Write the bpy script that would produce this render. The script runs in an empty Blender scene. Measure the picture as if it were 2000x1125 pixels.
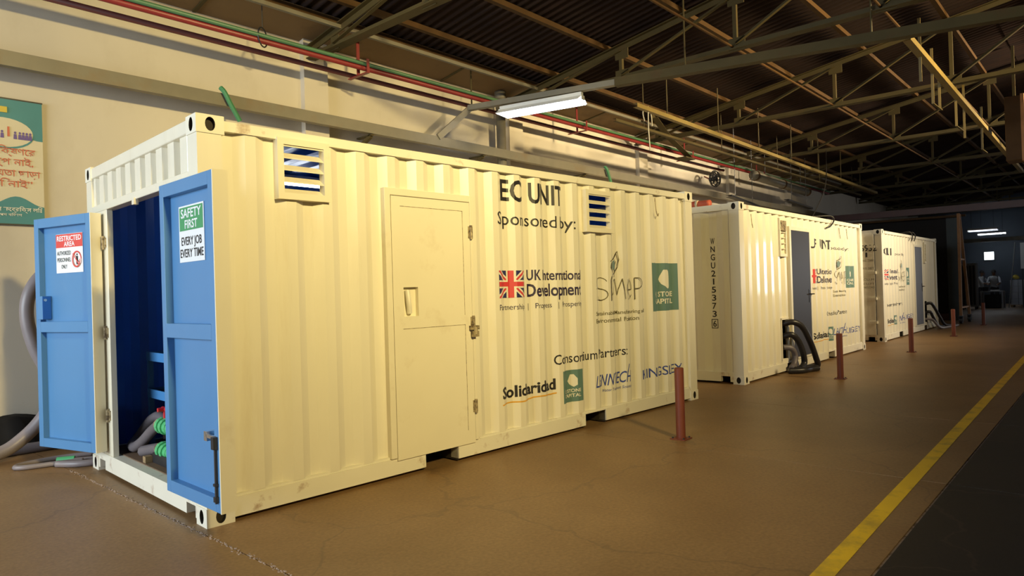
import bpy, bmesh, math, random
from mathutils import Matrix, Vector
random.seed(7)
S = bpy.context.scene
COL = S.collection
# ------------------------------------------------------------------ camera, world, large lights, exposure
cam = bpy.data.objects.new('camera', bpy.data.cameras.new('camera'))
COL.objects.link(cam)
cam.location = (-1.885, -4.282, 1.415)
cam.rotation_euler = (math.radians(90.311), math.radians(1.7585), math.radians(-48.207))
cam.data.sensor_width = 36.0
cam.data.lens = 1335.56 / 2000 * 36
cam.data.clip_start = .05
S.camera = cam
S.view_settings.view_transform = 'Standard'
S.view_settings.look = 'None'
S.view_settings.gamma = 1
S.view_settings.use_curve_mapping = False
S.view_settings.exposure = 0.0

W = bpy.data.worlds.new('world'); S.world = W
W.use_nodes = True
W.node_tree.nodes['Background'].inputs[0].default_value = (.75, .85, 1, 1)
W.node_tree.nodes['Background'].inputs[1].default_value = .25      # only reaches the hall through its open door

def area(name, loc, target, sx, sy, power, color, spread=math.pi):
    l = bpy.data.lights.new(name, 'AREA'); l.shape = 'RECTANGLE'
    l.size, l.size_y, l.energy, l.color, l.spread = sx, sy, power, color, spread
    o = bpy.data.objects.new(name, l); COL.objects.link(o)
    o.location = loc
    o.rotation_euler = (Vector(target) - Vector(loc)).to_track_quat('-Z', 'Y').to_euler()
    return o
WARM = (1, .79, .34)
# daylight through the open gateway in the end wall behind the first container
area('gateway_daylight', (-8.9, .8, 2.9), (-.5, .9, 1.6), 6.2, 3.2, 980, (.82, .925, 1))
# daylight through the loading door at the far end of the aisle
area('loading_door_daylight', (30.9, -9.1, 2.2), (8.37, -.3, 1.65), .30, 2.4, 170, (.95, .97, 1))
# unseen floods added to light the container sides and wall (made-up bodies below)
ADDED_FLOODS = [((-.8, -9.0, 5.80), (2.0, 1.5, 3.2), 256, WARM),
          ((9.0, -9.0, 5.80), (9.6, 1.5, 4.3), 300, (1, .78, .40)),
          ((15.0, -8.8, 5.80), (15.0, 1.5, 3.9), 300, (1, .82, .54)),
          ((19.5, -8.8, 5.80), (18.5, 0, 2.4), 35, (1, .83, .56))]
for loc, tgt, pw, colr in ADDED_FLOODS:
    area('added_flood_beam', loc, tgt, .9, .5, pw, colr, math.radians(66))

# ------------------------------------------------------------------ helpers
class MB:
    def __init__(s): s.v = []; s.f = []; s.m = []
    def face(s, pts, mi=0):
        b = len(s.v); s.v += [tuple(p) for p in pts]; s.f.append(tuple(range(b, b + len(pts)))); s.m.append(mi)
    def box(s, x0, x1, y0, y1, z0, z1, mi=0):
        b = len(s.v)
        s.v += [(x, y, z) for z in (z0, z1) for y in (y0, y1) for x in (x0, x1)]
        for q in ((0, 2, 3, 1), (4, 5, 7, 6), (0, 1, 5, 4), (2, 6, 7, 3), (0, 4, 6, 2), (1, 3, 7, 5)):
            s.f.append(tuple(b + i for i in q)); s.m.append(mi)
        return s
    def frame(s, p0, p1, up=(0, 0, 1)):
        p0, p1 = Vector(p0), Vector(p1); d = (p1 - p0).normalized(); u = Vector(up)
        if abs(d.dot(u)) > .98: u = Vector((1, 0, 0))
        a = d.cross(u).normalized(); return p0, p1, a, a.cross(d).normalized()
    def section(s, p0, p1, poly, up=(0, 0, 1), mi=0):
        """extrude a 2-D section (side, up) from p0 to p1"""
        p0, p1, a, b = s.frame(p0, p1, up); n = len(poly); k = len(s.v)
        for p in (p0, p1): s.v += [tuple(p + a * q[0] + b * q[1]) for q in poly]
        for i in range(n):
            j = (i + 1) % n; s.f.append((k + i, k + j, k + n + j, k + n + i)); s.m.append(mi)
        s.f.append(tuple(k + i for i in reversed(range(n)))); s.m.append(mi)
        s.f.append(tuple(k + n + i for i in range(n))); s.m.append(mi)
        return s
    def bar(s, p0, p1, w, h, up=(0, 0, 1), mi=0):
        return s.section(p0, p1, [(-w/2, -h/2), (w/2, -h/2), (w/2, h/2), (-w/2, h/2)], up, mi)
    def angle(s, p0, p1, w, t=.008, flip=1, up=(0, 0, 1), mi=0):
        P = [(0, 0), (w, 0), (w, t), (t, t), (t, w), (0, w)]
        return s.section(p0, p1, [(flip * x, y) for x, y in P], up, mi)
    def tee(s, p0, p1, w, h, t=.01, sg=1, up=(0, 0, 1), mi=0):
        P = [(-w/2, 0), (w/2, 0), (w/2, sg*t), (t/2+.004, sg*t), (t/2+.004, sg*h), (-t/2-.004, sg*h), (-t/2-.004, sg*t), (-w/2, sg*t)]
        return s.section(p0, p1, P, up, mi)
    def chan(s, p0, p1, w, h, t=.008, up=(0, 0, 1), mi=0):
        """channel, web on the far side, open towards -side"""
        P = [(-w/2, -h/2), (w/2, -h/2), (w/2, h/2), (-w/2, h/2), (-w/2, h/2-t), (w/2-t, h/2-t), (w/2-t, -h/2+t), (-w/2, -h/2+t)]
        return s.section(p0, p1, P, up, mi)
    def tube(s, pts, r, n=10, cap=True, mi=0):
        pts = [Vector(p) for p in pts]; rs = r if isinstance(r, (list, tuple)) else [r] * len(pts)
        d0 = (pts[1] - pts[0]).normalized(); u = Vector((0, 0, 1)) if abs(d0.z) < .9 else Vector((1, 0, 0))
        a = d0.cross(u).normalized(); k = len(s.v)
        for i, p in enumerate(pts):
            d = ((pts[min(i+1, len(pts)-1)] - pts[max(i-1, 0)])).normalized()
            a = (a - d * a.dot(d)).normalized(); b = d.cross(a)
            for j in range(n):
                t = 2 * math.pi * j / n
                s.v.append(tuple(p + (a * math.cos(t) + b * math.sin(t)) * rs[i]))
        for i in range(len(pts) - 1):
            for j in range(n):
                q = (j + 1) % n
                s.f.append((k+i*n+j, k+i*n+q, k+(i+1)*n+q, k+(i+1)*n+j)); s.m.append(mi)
        if cap:
            s.f.append(tuple(k + j for j in reversed(range(n)))); s.m.append(mi)
            s.f.append(tuple(k + (len(pts)-1)*n + j for j in range(n))); s.m.append(mi)
        return s
    def build(s, name, mat, parent=None, M=None, bev=0, smooth=None):
        me = bpy.data.meshes.new(name); me.from_pydata(s.v, [], s.f)
        mats = mat if isinstance(mat, (list, tuple)) else [mat]
        for m in mats: me.materials.append(m)
        if len(mats) > 1: me.polygons.foreach_set('material_index', s.m)
        if M is not None: me.transform(M)
        bm = bmesh.new(); bm.from_mesh(me)
        bmesh.ops.recalc_face_normals(bm, faces=bm.faces) if smooth != 'keep' else None
        if bev: bmesh.ops.bevel(bm, geom=list(bm.edges), offset=bev, segments=1, affect='EDGES', clamp_overlap=True)
        bm.to_mesh(me); bm.free()
        if smooth is True or smooth == 'keep':
            me.polygons.foreach_set('use_smooth', [True] * len(me.polygons))
        o = bpy.data.objects.new(name, me); COL.objects.link(o); o.parent = parent
        return o

def tag(o, label=None, cat=None, group=None, kind=None):
    if label: o['label'] = label
    if cat: o['category'] = cat
    if group: o['group'] = group
    if kind: o['kind'] = kind
    return o
def thing(name, label, cat, loc=(0, 0, 0), rz=0, group=None):
    o = bpy.data.objects.new(name, None); COL.objects.link(o); o.empty_display_size = .2
    o.location = loc; o.rotation_euler = (0, 0, rz)
    return tag(o, label, cat, group)
def copy_tree(o, parent=None):
    c = o.copy(); COL.objects.link(c); c.parent = parent
    for ch in [q for q in o.children]: copy_tree(ch, c)
    return c
def spline(P, n=8):
    P = [Vector(p) for p in P]; out = []
    for i in range(len(P) - 1):
        a, b, c, d = P[max(i-1, 0)], P[i], P[i+1], P[min(i+2, len(P)-1)]
        for k in range(n):
            t = k / n
            out.append(.5 * ((2*b) + (c-a)*t + (2*a-5*b+4*c-d)*t*t + (-a+3*b-3*c+d)*t**3))
    out.append(P[-1]); return out

# ------------------------------------------------------------------ materials
def pm(name, base, rough=.6, var=.12, scale=5, stretch=(1, 1, 1), metal=0, bump=0, dirt=None, dirt_amt=.5, dirt_scale=2, dirt_lo=.55, dirt_hi=.75, spec=.5, emit=0, coat=0):
    m = bpy.data.materials.new(name); m.use_nodes = True
    nt = m.node_tree; N = nt.nodes; Lk = nt.links; b = N['Principled BSDF']
    b.inputs['Roughness'].default_value = rough; b.inputs['Metallic'].default_value = metal
    b.inputs['Specular IOR Level'].default_value = spec
    if coat: b.inputs['Coat Weight'].default_value = coat; b.inputs['Coat Roughness'].default_value = .10
    tc = N.new('ShaderNodeTexCoord'); mp = N.new('ShaderNodeMapping'); mp.inputs['Scale'].default_value = stretch
    Lk.new(tc.outputs['Object'], mp.inputs['Vector'])
    nz = N.new('ShaderNodeTexNoise'); nz.inputs['Scale'].default_value = scale; nz.inputs['Detail'].default_value = 5
    Lk.new(mp.outputs[0], nz.inputs['Vector'])
    mx = N.new('ShaderNodeMix'); mx.data_type = 'RGBA'
    mx.inputs[6].default_value = (*[c * (1 - var) for c in base], 1); mx.inputs[7].default_value = (*[min(1, c * (1 + var)) for c in base], 1)
    Lk.new(nz.outputs['Fac'], mx.inputs[0]); out = mx.outputs[2]
    if dirt:
        n2 = N.new('ShaderNodeTexNoise'); n2.inputs['Scale'].default_value = dirt_scale; n2.inputs['Detail'].default_value = 8; n2.inputs['Roughness'].default_value = .65
        Lk.new(mp.outputs[0], n2.inputs['Vector'])
        mr = N.new('ShaderNodeMapRange'); mr.inputs['From Min'].default_value = dirt_lo; mr.inputs['From Max'].default_value = dirt_hi; mr.inputs['To Max'].default_value = dirt_amt
        Lk.new(n2.outputs['Fac'], mr.inputs['Value'])
        m2 = N.new('ShaderNodeMix'); m2.data_type = 'RGBA'; m2.inputs[7].default_value = (*dirt, 1)
        Lk.new(mr.outputs[0], m2.inputs[0]); Lk.new(out, m2.inputs[6]); out = m2.outputs[2]
    Lk.new(out, b.inputs['Base Color'])
    if bump:
        bp = N.new('ShaderNodeBump'); bp.inputs['Strength'].default_value = bump; bp.inputs['Distance'].default_value = .01
        Lk.new(nz.outputs['Fac'], bp.inputs['Height']); Lk.new(bp.outputs[0], b.inputs['Normal'])
    if emit:
        b.inputs['Emission Color'].default_value = (*base, 1); b.inputs['Emission Strength'].default_value = emit
    return m

M = {}
M['paint'] = pm('container_paint', (.80, .755, .62), .36, .05, 2.2, (3, 3, .35), dirt=(.48, .36, .18), dirt_amt=.3, dirt_scale=2.0, dirt_lo=.55, dirt_hi=.85, coat=.35)
M['paint_worn'] = pm('container_frame_paint', (.80, .76, .63), .42, .06, 3, dirt=(.30, .14, .05), dirt_amt=.75, dirt_scale=5, dirt_lo=.60, dirt_hi=.74)
M['paint_door'] = pm('container_door_paint', (.80, .745, .58), .40, .05, 2, dirt=(.42, .28, .12), dirt_amt=.35, dirt_scale=3, dirt_lo=.58, dirt_hi=.8)
M['hole_shade'] = pm('hollow_shade', (.03, .022, .015), .8)  # near-black paints the shade inside holes, pockets and recesses
M['blue'] = pm('blue_door_paint', (.085, .235, .47), .38, .10, 2.0, (1, 1, .6), dirt=(.22, .34, .50), dirt_amt=.4, dirt_scale=1.3)
M['blue_in'] = pm('blue_lining_paint', (.018, .11, .50), .28, .15, 3)
M['shelf_blue'] = pm('blue_rack_paint', (.07, .26, .58), .45, .1, 5)
M['deck'] = pm('plywood_deck', (.17, .10, .055), .8, .3, 6, bump=.3, dirt=(.05, .04, .03), dirt_amt=.6)
M['hinge'] = pm('worn_hinge_steel', (.42, .34, .20), .55, .3, 30, metal=.3, dirt=(.06, .03, .015), dirt_amt=.9, dirt_scale=25, dirt_lo=.45, dirt_hi=.6)
M['dark_steel'] = pm('dark_steel', (.05, .05, .055), .45, .2, 12, metal=.6)
M['chrome'] = pm('bright_steel', (.7, .7, .68), .25, .1, 10, metal=.9)
M['black_ink'] = pm('black_lettering', (.02, .018, .02), .5, .2, 8)
M['ink_navy'] = pm('navy_lettering', (.03, .02, .06), .5, .2, 8)
M['ink_blue'] = pm('blue_lettering', (.04, .07, .33), .5, .2, 8)
M['ink_olive'] = pm('olive_lettering', (.12, .10, .03), .5, .2, 8)
M['teal'] = pm('teal_print', (.115, .21, .185), .5, .08, 4)
M['leaf_grey'] = pm('leaf_print', (.16, .24, .24), .5, .1, 4)
M['white_ink'] = pm('white_print', (.78, .74, .62), .5, .05, 4)
M['flag_red'] = pm('flag_red', (.62, .05, .06), .5, .06, 5)
M['flag_blue'] = pm('flag_blue', (.03, .03, .12), .5, .06, 5)
M['amber'] = pm('amber_print', (.75, .38, .03), .5, .06, 5)
M['sign_white'] = pm('sign_white', (.80, .82, .84), .4, .04, 5)
M['sign_red'] = pm('sign_red', (.66, .07, .06), .4, .05, 5)
M['sign_green'] = pm('sign_green', (.05, .30, .12), .4, .05, 5)
M['wall'] = pm('wall_plaster', (.57, .515, .425), .85, .06, 1.2, (1, 1, .6), bump=.15, dirt=(.42, .36, .27), dirt_amt=.55, dirt_scale=.9, dirt_lo=.5, dirt_hi=.75)
M['wall_far'] = pm('slate_wall', (.07, .09, .12), .7, .2, 1)
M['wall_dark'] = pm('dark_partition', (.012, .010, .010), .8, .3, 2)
M['jamb'] = pm('slate_jamb', (.05, .065, .07), .6, .2, 3)
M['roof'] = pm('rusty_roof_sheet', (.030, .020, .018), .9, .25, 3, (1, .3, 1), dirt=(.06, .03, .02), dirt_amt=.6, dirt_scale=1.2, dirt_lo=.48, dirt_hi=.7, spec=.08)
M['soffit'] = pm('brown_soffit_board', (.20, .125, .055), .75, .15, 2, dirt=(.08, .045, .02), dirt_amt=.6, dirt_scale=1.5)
M['truss'] = pm('olive_truss_paint', (.074, .056, .021), .6, .2, 4, dirt=(.10, .045, .018), dirt_amt=.6, dirt_scale=3, spec=.2)
M['purlin'] = pm('rusty_purlin', (.072, .037, .012), .65, .3, 5, dirt=(.10, .04, .015), dirt_amt=.7, dirt_scale=3, spec=.2)
M['galv'] = pm('galvanised_channel', (.20, .18, .135), .5, .15, 6, metal=.2, dirt=(.20, .12, .05), dirt_amt=.6, dirt_scale=2)
M['yellow_rail'] = pm('ochre_rail', (.18, .125, .03), .55, .2, 6)
M['pipe_red'] = pm('red_pipe', (.21, .022, .02), .4, .2, 5)
M['pipe_dark'] = pm('maroon_pipe', (.085, .022, .018), .45, .2, 5)
M['pipe_green'] = pm('green_pipe', (.07, .16, .075), .45, .2, 5)
M['green'] = pm('green_plastic', (.10, .50, .20), .4, .1, 6)
M['green_strap'] = pm('green_strap', (.05, .20, .09), .6, .1, 6)
M['valve_red'] = pm('red_valve', (.6, .02, .03), .35, .1, 6)
M['hose'] = pm('grey_hose', (.15, .13, .14), .45, .15, 10, dirt=(.10, .07, .05), dirt_amt=.4)
M['hose_pale'] = pm('pale_hose', (.24, .205, .21), .4, .12, 10)
M['hose_black'] = pm('black_hose', (.018, .016, .018), .4, .2, 10)
M['rubber'] = pm('black_sheet', (.008, .007, .007), .75, .3, 4, bump=.6, spec=.25)
M['bollard'] = pm('oxide_red_post', (.165, .036, .016), .55, .15, 6, dirt=(.10, .04, .02), dirt_amt=.6, dirt_scale=4)
M['yellow_line'] = pm('yellow_floor_paint', (.82, .53, .02), .6, .15, 3, dirt=(.22, .15, .05), dirt_amt=.65, dirt_scale=4, dirt_lo=.5, dirt_hi=.72)
M['banner_teal'] = pm('banner_teal', (.035, .20, .23), .5, .1, 4)
M['banner_cream'] = pm('banner_cream', (.58, .52, .38), .5, .05, 4)
M['banner_red'] = pm('banner_red', (.52, .12, .06), .5, .05, 4)
M['banner_purple'] = pm('banner_purple', (.10, .06, .26), .5, .1, 20)
M['banner_yellow'] = pm('banner_yellow', (.55, .42, .05), .5, .1, 10)
M['door_dark_reflection'] = pm('grey_door_dark_reflection', (.022, .020, .024), .45, .08, 3)  # same grey gloss door as the next, its dark reflection painted in
M['door_grey'] = pm('grey_door', (.085, .09, .115), .4, .08, 3)
M['rust_post'] = pm('rusty_post', (.32, .15, .05), .6, .25, 5, dirt=(.08, .04, .02), dirt_amt=.7, dirt_scale=4)
M['white_plastic'] = pm('white_housing', (.75, .77, .8), .4, .03, 5)
M['tube'] = pm('lit_tube', (.86, .93, 1), .3, 0, 1, emit=16)
M['reflector'] = pm('white_reflector', (.88, .9, .93), .3, .02, 5)
M['diffuser'] = pm('lit_diffuser', (.86, .93, 1), .3, 0, 1, emit=7)
M['tube_far'] = pm('lit_tube_far', (.9, .95, 1), .3, 0, 1, emit=26)
M['window_lit'] = pm('lit_window', (.85, .93, 1), .3, 0, 1, emit=4)
M['carton'] = pm('white_carton', (.42, .45, .52), .7, .1, 4)
M['crate_dark'] = pm('dark_crate', (.02, .02, .022), .6, .2, 5)
M['wood'] = pm('bare_wood', (.30, .20, .10), .7, .25, 6, (1, 1, 6))
M['shirt'] = pm('white_shirt', (.55, .58, .62), .8, .08, 10)
M['trousers'] = pm('dark_trousers', (.03, .03, .04), .8, .1, 10)
M['skin'] = pm('skin', (.16, .08, .045), .6, .05, 10)
M['hair'] = pm('black_hair', (.01, .008, .008), .6, .1, 20)
M['yellow_cloth'] = pm('yellow_cloth', (.55, .42, .06), .8, .1, 8)
M['tarp_red'] = pm('red_tarpaulin', (.42, .08, .04), .6, .2, 6)
M['wire'] = pm('pale_wire', (.5, .45, .33), .5, .1, 6)
M['black_plastic'] = pm('black_plastic', (.02, .018, .018), .35, .1, 6)
M['grey_cart'] = pm('grey_sheet_metal', (.30, .31, .31), .5, .1, 4)

def floor_mat(name, base, stain, rough):
    m = pm(name, base, rough, .22, 1.3, dirt=stain, dirt_amt=.7, dirt_scale=.55, dirt_lo=.42, dirt_hi=.68, bump=.08)
    nt = m.node_tree; N = nt.nodes; Lk = nt.links; b = N['Principled BSDF']
    src = b.inputs['Base Color'].links[0].from_socket
    tc = [n for n in N if n.type == 'TEX_COORD'][0]
    # fine speckle
    sp = N.new('ShaderNodeTexNoise'); sp.inputs['Scale'].default_value = 45; sp.inputs['Detail'].default_value = 6
    Lk.new(tc.outputs['Object'], sp.inputs['Vector'])
    r1 = N.new('ShaderNodeMapRange'); r1.inputs['From Min'].default_value = .3; r1.inputs['From Max'].default_value = .7; r1.inputs['To Min'].default_value = .82; r1.inputs['To Max'].default_value = 1.15
    Lk.new(sp.outputs['Fac'], r1.inputs['Value'])
    mul = N.new('ShaderNodeMix'); mul.data_type = 'RGBA'; mul.blend_type = 'MULTIPLY'; mul.inputs[0].default_value = 1
    Lk.new(src, mul.inputs[6]); Lk.new(r1.outputs[0], mul.inputs[7])
    # wandering hairline cracks
    dn = N.new('ShaderNodeTexNoise'); dn.inputs['Scale'].default_value = 1.6; dn.inputs['Detail'].default_value = 6
    Lk.new(tc.outputs['Object'], dn.inputs['Vector'])
    ad = N.new('ShaderNodeMix'); ad.data_type = 'RGBA'; ad.blend_type = 'LINEAR_LIGHT'; ad.inputs[0].default_value = .35
    Lk.new(tc.outputs['Object'], ad.inputs[6]); Lk.new(dn.outputs['Color'], ad.inputs[7])
    vo = N.new('ShaderNodeTexVoronoi'); vo.feature = 'DISTANCE_TO_EDGE'; vo.inputs['Scale'].default_value = .42
    Lk.new(ad.outputs[2], vo.inputs['Vector'])
    cr = N.new('ShaderNodeMapRange'); cr.inputs['From Min'].default_value = .0015; cr.inputs['From Max'].default_value = .006; cr.inputs['To Min'].default_value = .3; cr.inputs['To Max'].default_value = 0
    Lk.new(vo.outputs['Distance'], cr.inputs['Value'])
    mc = N.new('ShaderNodeMix'); mc.data_type = 'RGBA'; mc.inputs[7].default_value = (.07, .045, .03, 1)
    Lk.new(cr.outputs[0], mc.inputs[0]); Lk.new(mul.outputs[2], mc.inputs[6])
    Lk.new(mc.outputs[2], b.inputs['Base Color'])
    return m
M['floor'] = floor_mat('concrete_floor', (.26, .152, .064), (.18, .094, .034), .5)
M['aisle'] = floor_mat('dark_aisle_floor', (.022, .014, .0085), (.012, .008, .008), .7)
M['joint'] = pm('joint_filler', (.36, .27, .22), .9, .4, 25, dirt=(.08, .05, .03), dirt_amt=.8, dirt_scale=14, dirt_lo=.5, dirt_hi=.62)

# ------------------------------------------------------------------ the hall
K, YW, ZE, YR = .155, 4.2, 5.03, -6.0        # roof pitch, back wall, eaves height, ridge
XA, XB = -9.0, 42.0
YF = 2 * YR - YW
def roof_z(y, z0=ZE): return z0 + K * (YW - y) if y >= YR else z0 + K * (y - YF)

fl = MB().box(XA, XB, YF, YW + .2, -.25, -.006).build('floor', M['joint']); fl['kind'] = 'structure'
xs = [XA, -4.5, -.06, 3.6, 6.1, 10.6, 15.1, 19.6, 24.1, 28.6, 33.1, 37.6, XB]
for i in range(len(xs) - 1):
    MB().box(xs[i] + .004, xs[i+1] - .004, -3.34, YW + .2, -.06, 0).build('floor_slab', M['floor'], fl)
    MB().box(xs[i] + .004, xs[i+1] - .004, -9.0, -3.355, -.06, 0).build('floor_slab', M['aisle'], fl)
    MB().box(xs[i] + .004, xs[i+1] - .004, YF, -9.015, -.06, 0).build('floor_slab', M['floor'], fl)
ln = MB()
ln.section((-6, -3.285, .0), (12.6, -2.985, .0), [(-.048, 0), (.048, 0), (.048, .0015), (-.048, .0015)])
ln.section((12.6, -2.985, .0), (30, -2.70, .0), [(-.048, 0), (.048, 0), (.048, .0015), (-.048, .0015)])
ln.build('floor_line', M['yellow_line'], fl)
# crumbled edge of the slab joint beside the container
jb = MB()
for i in range(420):
    y = 2.5 - i * .0138 + random.uniform(-.01, .01); r = random.uniform(.003, .009)
    x = -.06 + random.gauss(0, .010); h = random.uniform(.0008, .003)
    a = [random.uniform(.6, 1.3) for _ in range(6)]; n = len(jb.v)
    for zz, k in ((-.006, 1.15), (h, .8)): jb.v += [(x + r * k * a[q] * math.cos(q * 1.047), y + 1.7 * r * k * a[q] * math.sin(q * 1.047), zz) for q in range(6)]
    for q in range(6): jb.f.append((n + q, n + (q + 1) % 6, n + 6 + (q + 1) % 6, n + 6 + q)); jb.m.append(0)
    jb.f.append(tuple(n + 6 + q for q in range(6))); jb.m.append(0)
jbo = jb.build('crumbled_joint', M['joint'], fl); jbo['kind'] = 'stuff'

wb = MB().box(XA, XB, YW, YW + .25, 0, ZE + .05).build('wall_back', M['wall']); wb['kind'] = 'structure'
for x in (-1.2, 3.5, 7.75, 12.3, 17.2, 21.8):
    MB().box(x - .19, x + .19, YW - .10, YW, 0, ZE).build('pilaster', M['wall'], wb)
# far wall, near wall with the gateway opening, aisle side wall
def struct(mb, name, mat): o = mb.build(name, mat); o['kind'] = 'structure'; return o
struct(MB().box(XB, XB + .2, YF, YW + .2, 0, 6.7), 'wall_right', M['wall_far'])
wl = MB()
wl.box(XA - .2, XA, YF, -2.5, 0, 6.7); wl.box(XA - .2, XA, 4.1, YW + .2, 0, 6.7); wl.box(XA - .2, XA, -2.5, 4.1, 4.6, 6.7)
struct(wl, 'wall_left', M['wall'])
wf = MB(); wf.box(XA, 31, YF - .2, YF, 0, ZE + .05); wf.box(35, XB, YF - .2, YF, 0, ZE + .05); wf.box(31, 35, YF - .2, YF, 3.2, ZE + .05)
struct(wf, 'wall_front', M['wall'])

# ceiling: corrugated sheets, shared mesh per row
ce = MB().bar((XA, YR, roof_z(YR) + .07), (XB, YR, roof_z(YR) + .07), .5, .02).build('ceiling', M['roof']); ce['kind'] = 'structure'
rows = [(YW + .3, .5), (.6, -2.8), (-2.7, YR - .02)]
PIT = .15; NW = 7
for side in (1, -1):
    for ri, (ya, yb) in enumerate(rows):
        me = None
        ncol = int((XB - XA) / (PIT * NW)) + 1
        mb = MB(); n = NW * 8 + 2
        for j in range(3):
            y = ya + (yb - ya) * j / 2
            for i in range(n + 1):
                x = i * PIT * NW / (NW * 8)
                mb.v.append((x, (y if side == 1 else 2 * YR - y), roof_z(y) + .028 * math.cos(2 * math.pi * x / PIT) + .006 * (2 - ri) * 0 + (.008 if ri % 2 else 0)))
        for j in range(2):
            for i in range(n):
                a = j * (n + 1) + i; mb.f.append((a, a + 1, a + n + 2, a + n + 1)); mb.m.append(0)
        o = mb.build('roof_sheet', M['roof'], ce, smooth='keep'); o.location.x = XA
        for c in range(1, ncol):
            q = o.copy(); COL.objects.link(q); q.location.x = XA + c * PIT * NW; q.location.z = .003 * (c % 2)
# soffit boards between wall and first purlin, each with cover strips
x = -4.3; k = 0
while x < 25:
    b = MB(); z0, z1 = ZE - .03, ZE - .03 + K * .78
    b.face([(x, YW, z0), (x + 2.03, YW, z0), (x + 2.03, YW - .78, z1), (x, YW - .78, z1)])
    b.face([(x, YW, z0 + .012), (x + 2.03, YW, z0 + .012), (x + 2.03, YW - .78, z1 + .012), (x, YW - .78, z1 + .012)])
    b.face([(x, YW - .78, z1), (x + 2.03, YW - .78, z1), (x + 2.03, YW - .78, z1 + .012), (x, YW - .78, z1 + .012)])
    b.build('soffit_board', M['soffit'], ce)
    MB().bar((x, YW - .02, z0 - .008), (x, YW - .76, z1 - .008), .045, .016).build('cover_strip', M['truss'], ce)
    x += 2.05

# purlins
for i, y in enumerate((3.42, 2.92, 1.84, .5, -.82, -2.15, -3.5, -4.8)):
    z = roof_z(y) - .035
    o = MB().angle((XA, y, z - .085), (XB, y, z - .085), .075 if i else .09, .009, -1).build('roof_purlin', M['purlin'])
    tag(o, 'long rusty angle steel purlin under the corrugated roof sheets', 'purlin', 'roof purlins')
# eaves double rail in front of the soffit boards
o = MB().bar((XA, 3.36, roof_z(3.36) - .17), (25, 3.36, roof_z(3.36) - .17), .05, .05).build('eaves_rail', M['galv'])
tag(o, 'slim pale steel rail along the soffit edge under the eaves', 'rail')

# trusses
ZB = 4.74
NODES = [3.5, 1.6, -.3, -2.2, -4.1, YR]
def tz(y): return roof_z(y) - .13
def make_truss(x):
    t = thing('roof_truss', 'olive painted steel roof truss with gusset plates spanning the hall', 'truss', (x, YW - .1, 0), 0, 'steel roof trusses')
    def P(y, z): return (0, y - (YW - .1), z)
    ys = YW - .08; yf = YF + .08
    MB().tee(P(ys, tz(ys)), P(YR, tz(YR)), .15, .085, .012, -1).build('top_chord', M['truss'], t)
    MB().tee(P(YR, tz(YR)), P(yf, tz(yf)), .15, .085, .012, -1).build('top_chord', M['truss'], t)
    MB().tee(P(ys, ZB), P(yf, ZB), .15, .085, .012, 1).build('bottom_chord', M['truss'], t)
    nodes = NODES + [2 * YR - y for y in NODES[-2::-1]]
    for i, y in enumerate(nodes):
        if tz(y) - ZB > .3: MB().angle(P(y, ZB + .02), P(y, tz(y) - .02), .055, .007).build('web_post', M['truss'], t)
        g = .12 if 0 < i < len(nodes) - 1 else .09
        MB().box(-.007, .007, y - (YW-.1) - g, y - (YW-.1) + g, ZB - .01, ZB + .17).build('gusset_plate', M['truss'], t)
        if tz(y) - ZB > .45: MB().box(-.007, .007, y - (YW-.1) - g, y - (YW-.1) + g, tz(y) - .22, tz(y) - .03).build('gusset_plate', M['truss'], t)
    for i in range(len(nodes) - 1):
        a, b = nodes[i], nodes[i + 1]
        if a > YR: q = MB().angle(P(a, ZB + .06), P(b, tz(b) - .1), .055, .007)
        else: q = MB().angle(P(a, tz(a) - .1), P(b, ZB + .06), .055, .007)
        q.build('web_diagonal', M['truss'], t)
    return t
TL = {7.5: 'olive steel roof truss over the far end of the EC UNIT container', 12.0: 'olive steel roof truss over the UF UNIT lettering',
      16.5: 'olive steel roof truss over the near end of the CLI container', 21.0: 'olive steel roof truss over the far end of the CLI container', 25.6: 'olive steel roof truss directly above the dark partition'}
t0 = make_truss(3.42)
for x in (-5.2, -.9, 7.5, 12.0, 16.5, 21.0, 25.6, 30.1, 34.6, 39.1):
    c = copy_tree(t0); c.location.x = x
    if x in TL: c['label'] = TL[x]
    elif x > 26: c['label'] = 'olive steel roof truss in the dark beyond the partition'
    else: c['label'] = 'olive steel roof truss near the open gateway'
t0['label'] = 'olive steel roof truss above the EC UNIT personnel door'
# longitudinal braces between the trusses (x direction ties)
for y, z in ((-.3, ZB + .05), (-2.2, ZB + .05)):
    o = MB().tube([(3.4, y + .06, z), (39, y + .06, z)], .017, 8).build('tie_rod', M['purlin'])
    tag(o, 'thin rusty tie rod linking the truss bottom chords', 'rod', 'truss tie rods')


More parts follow.
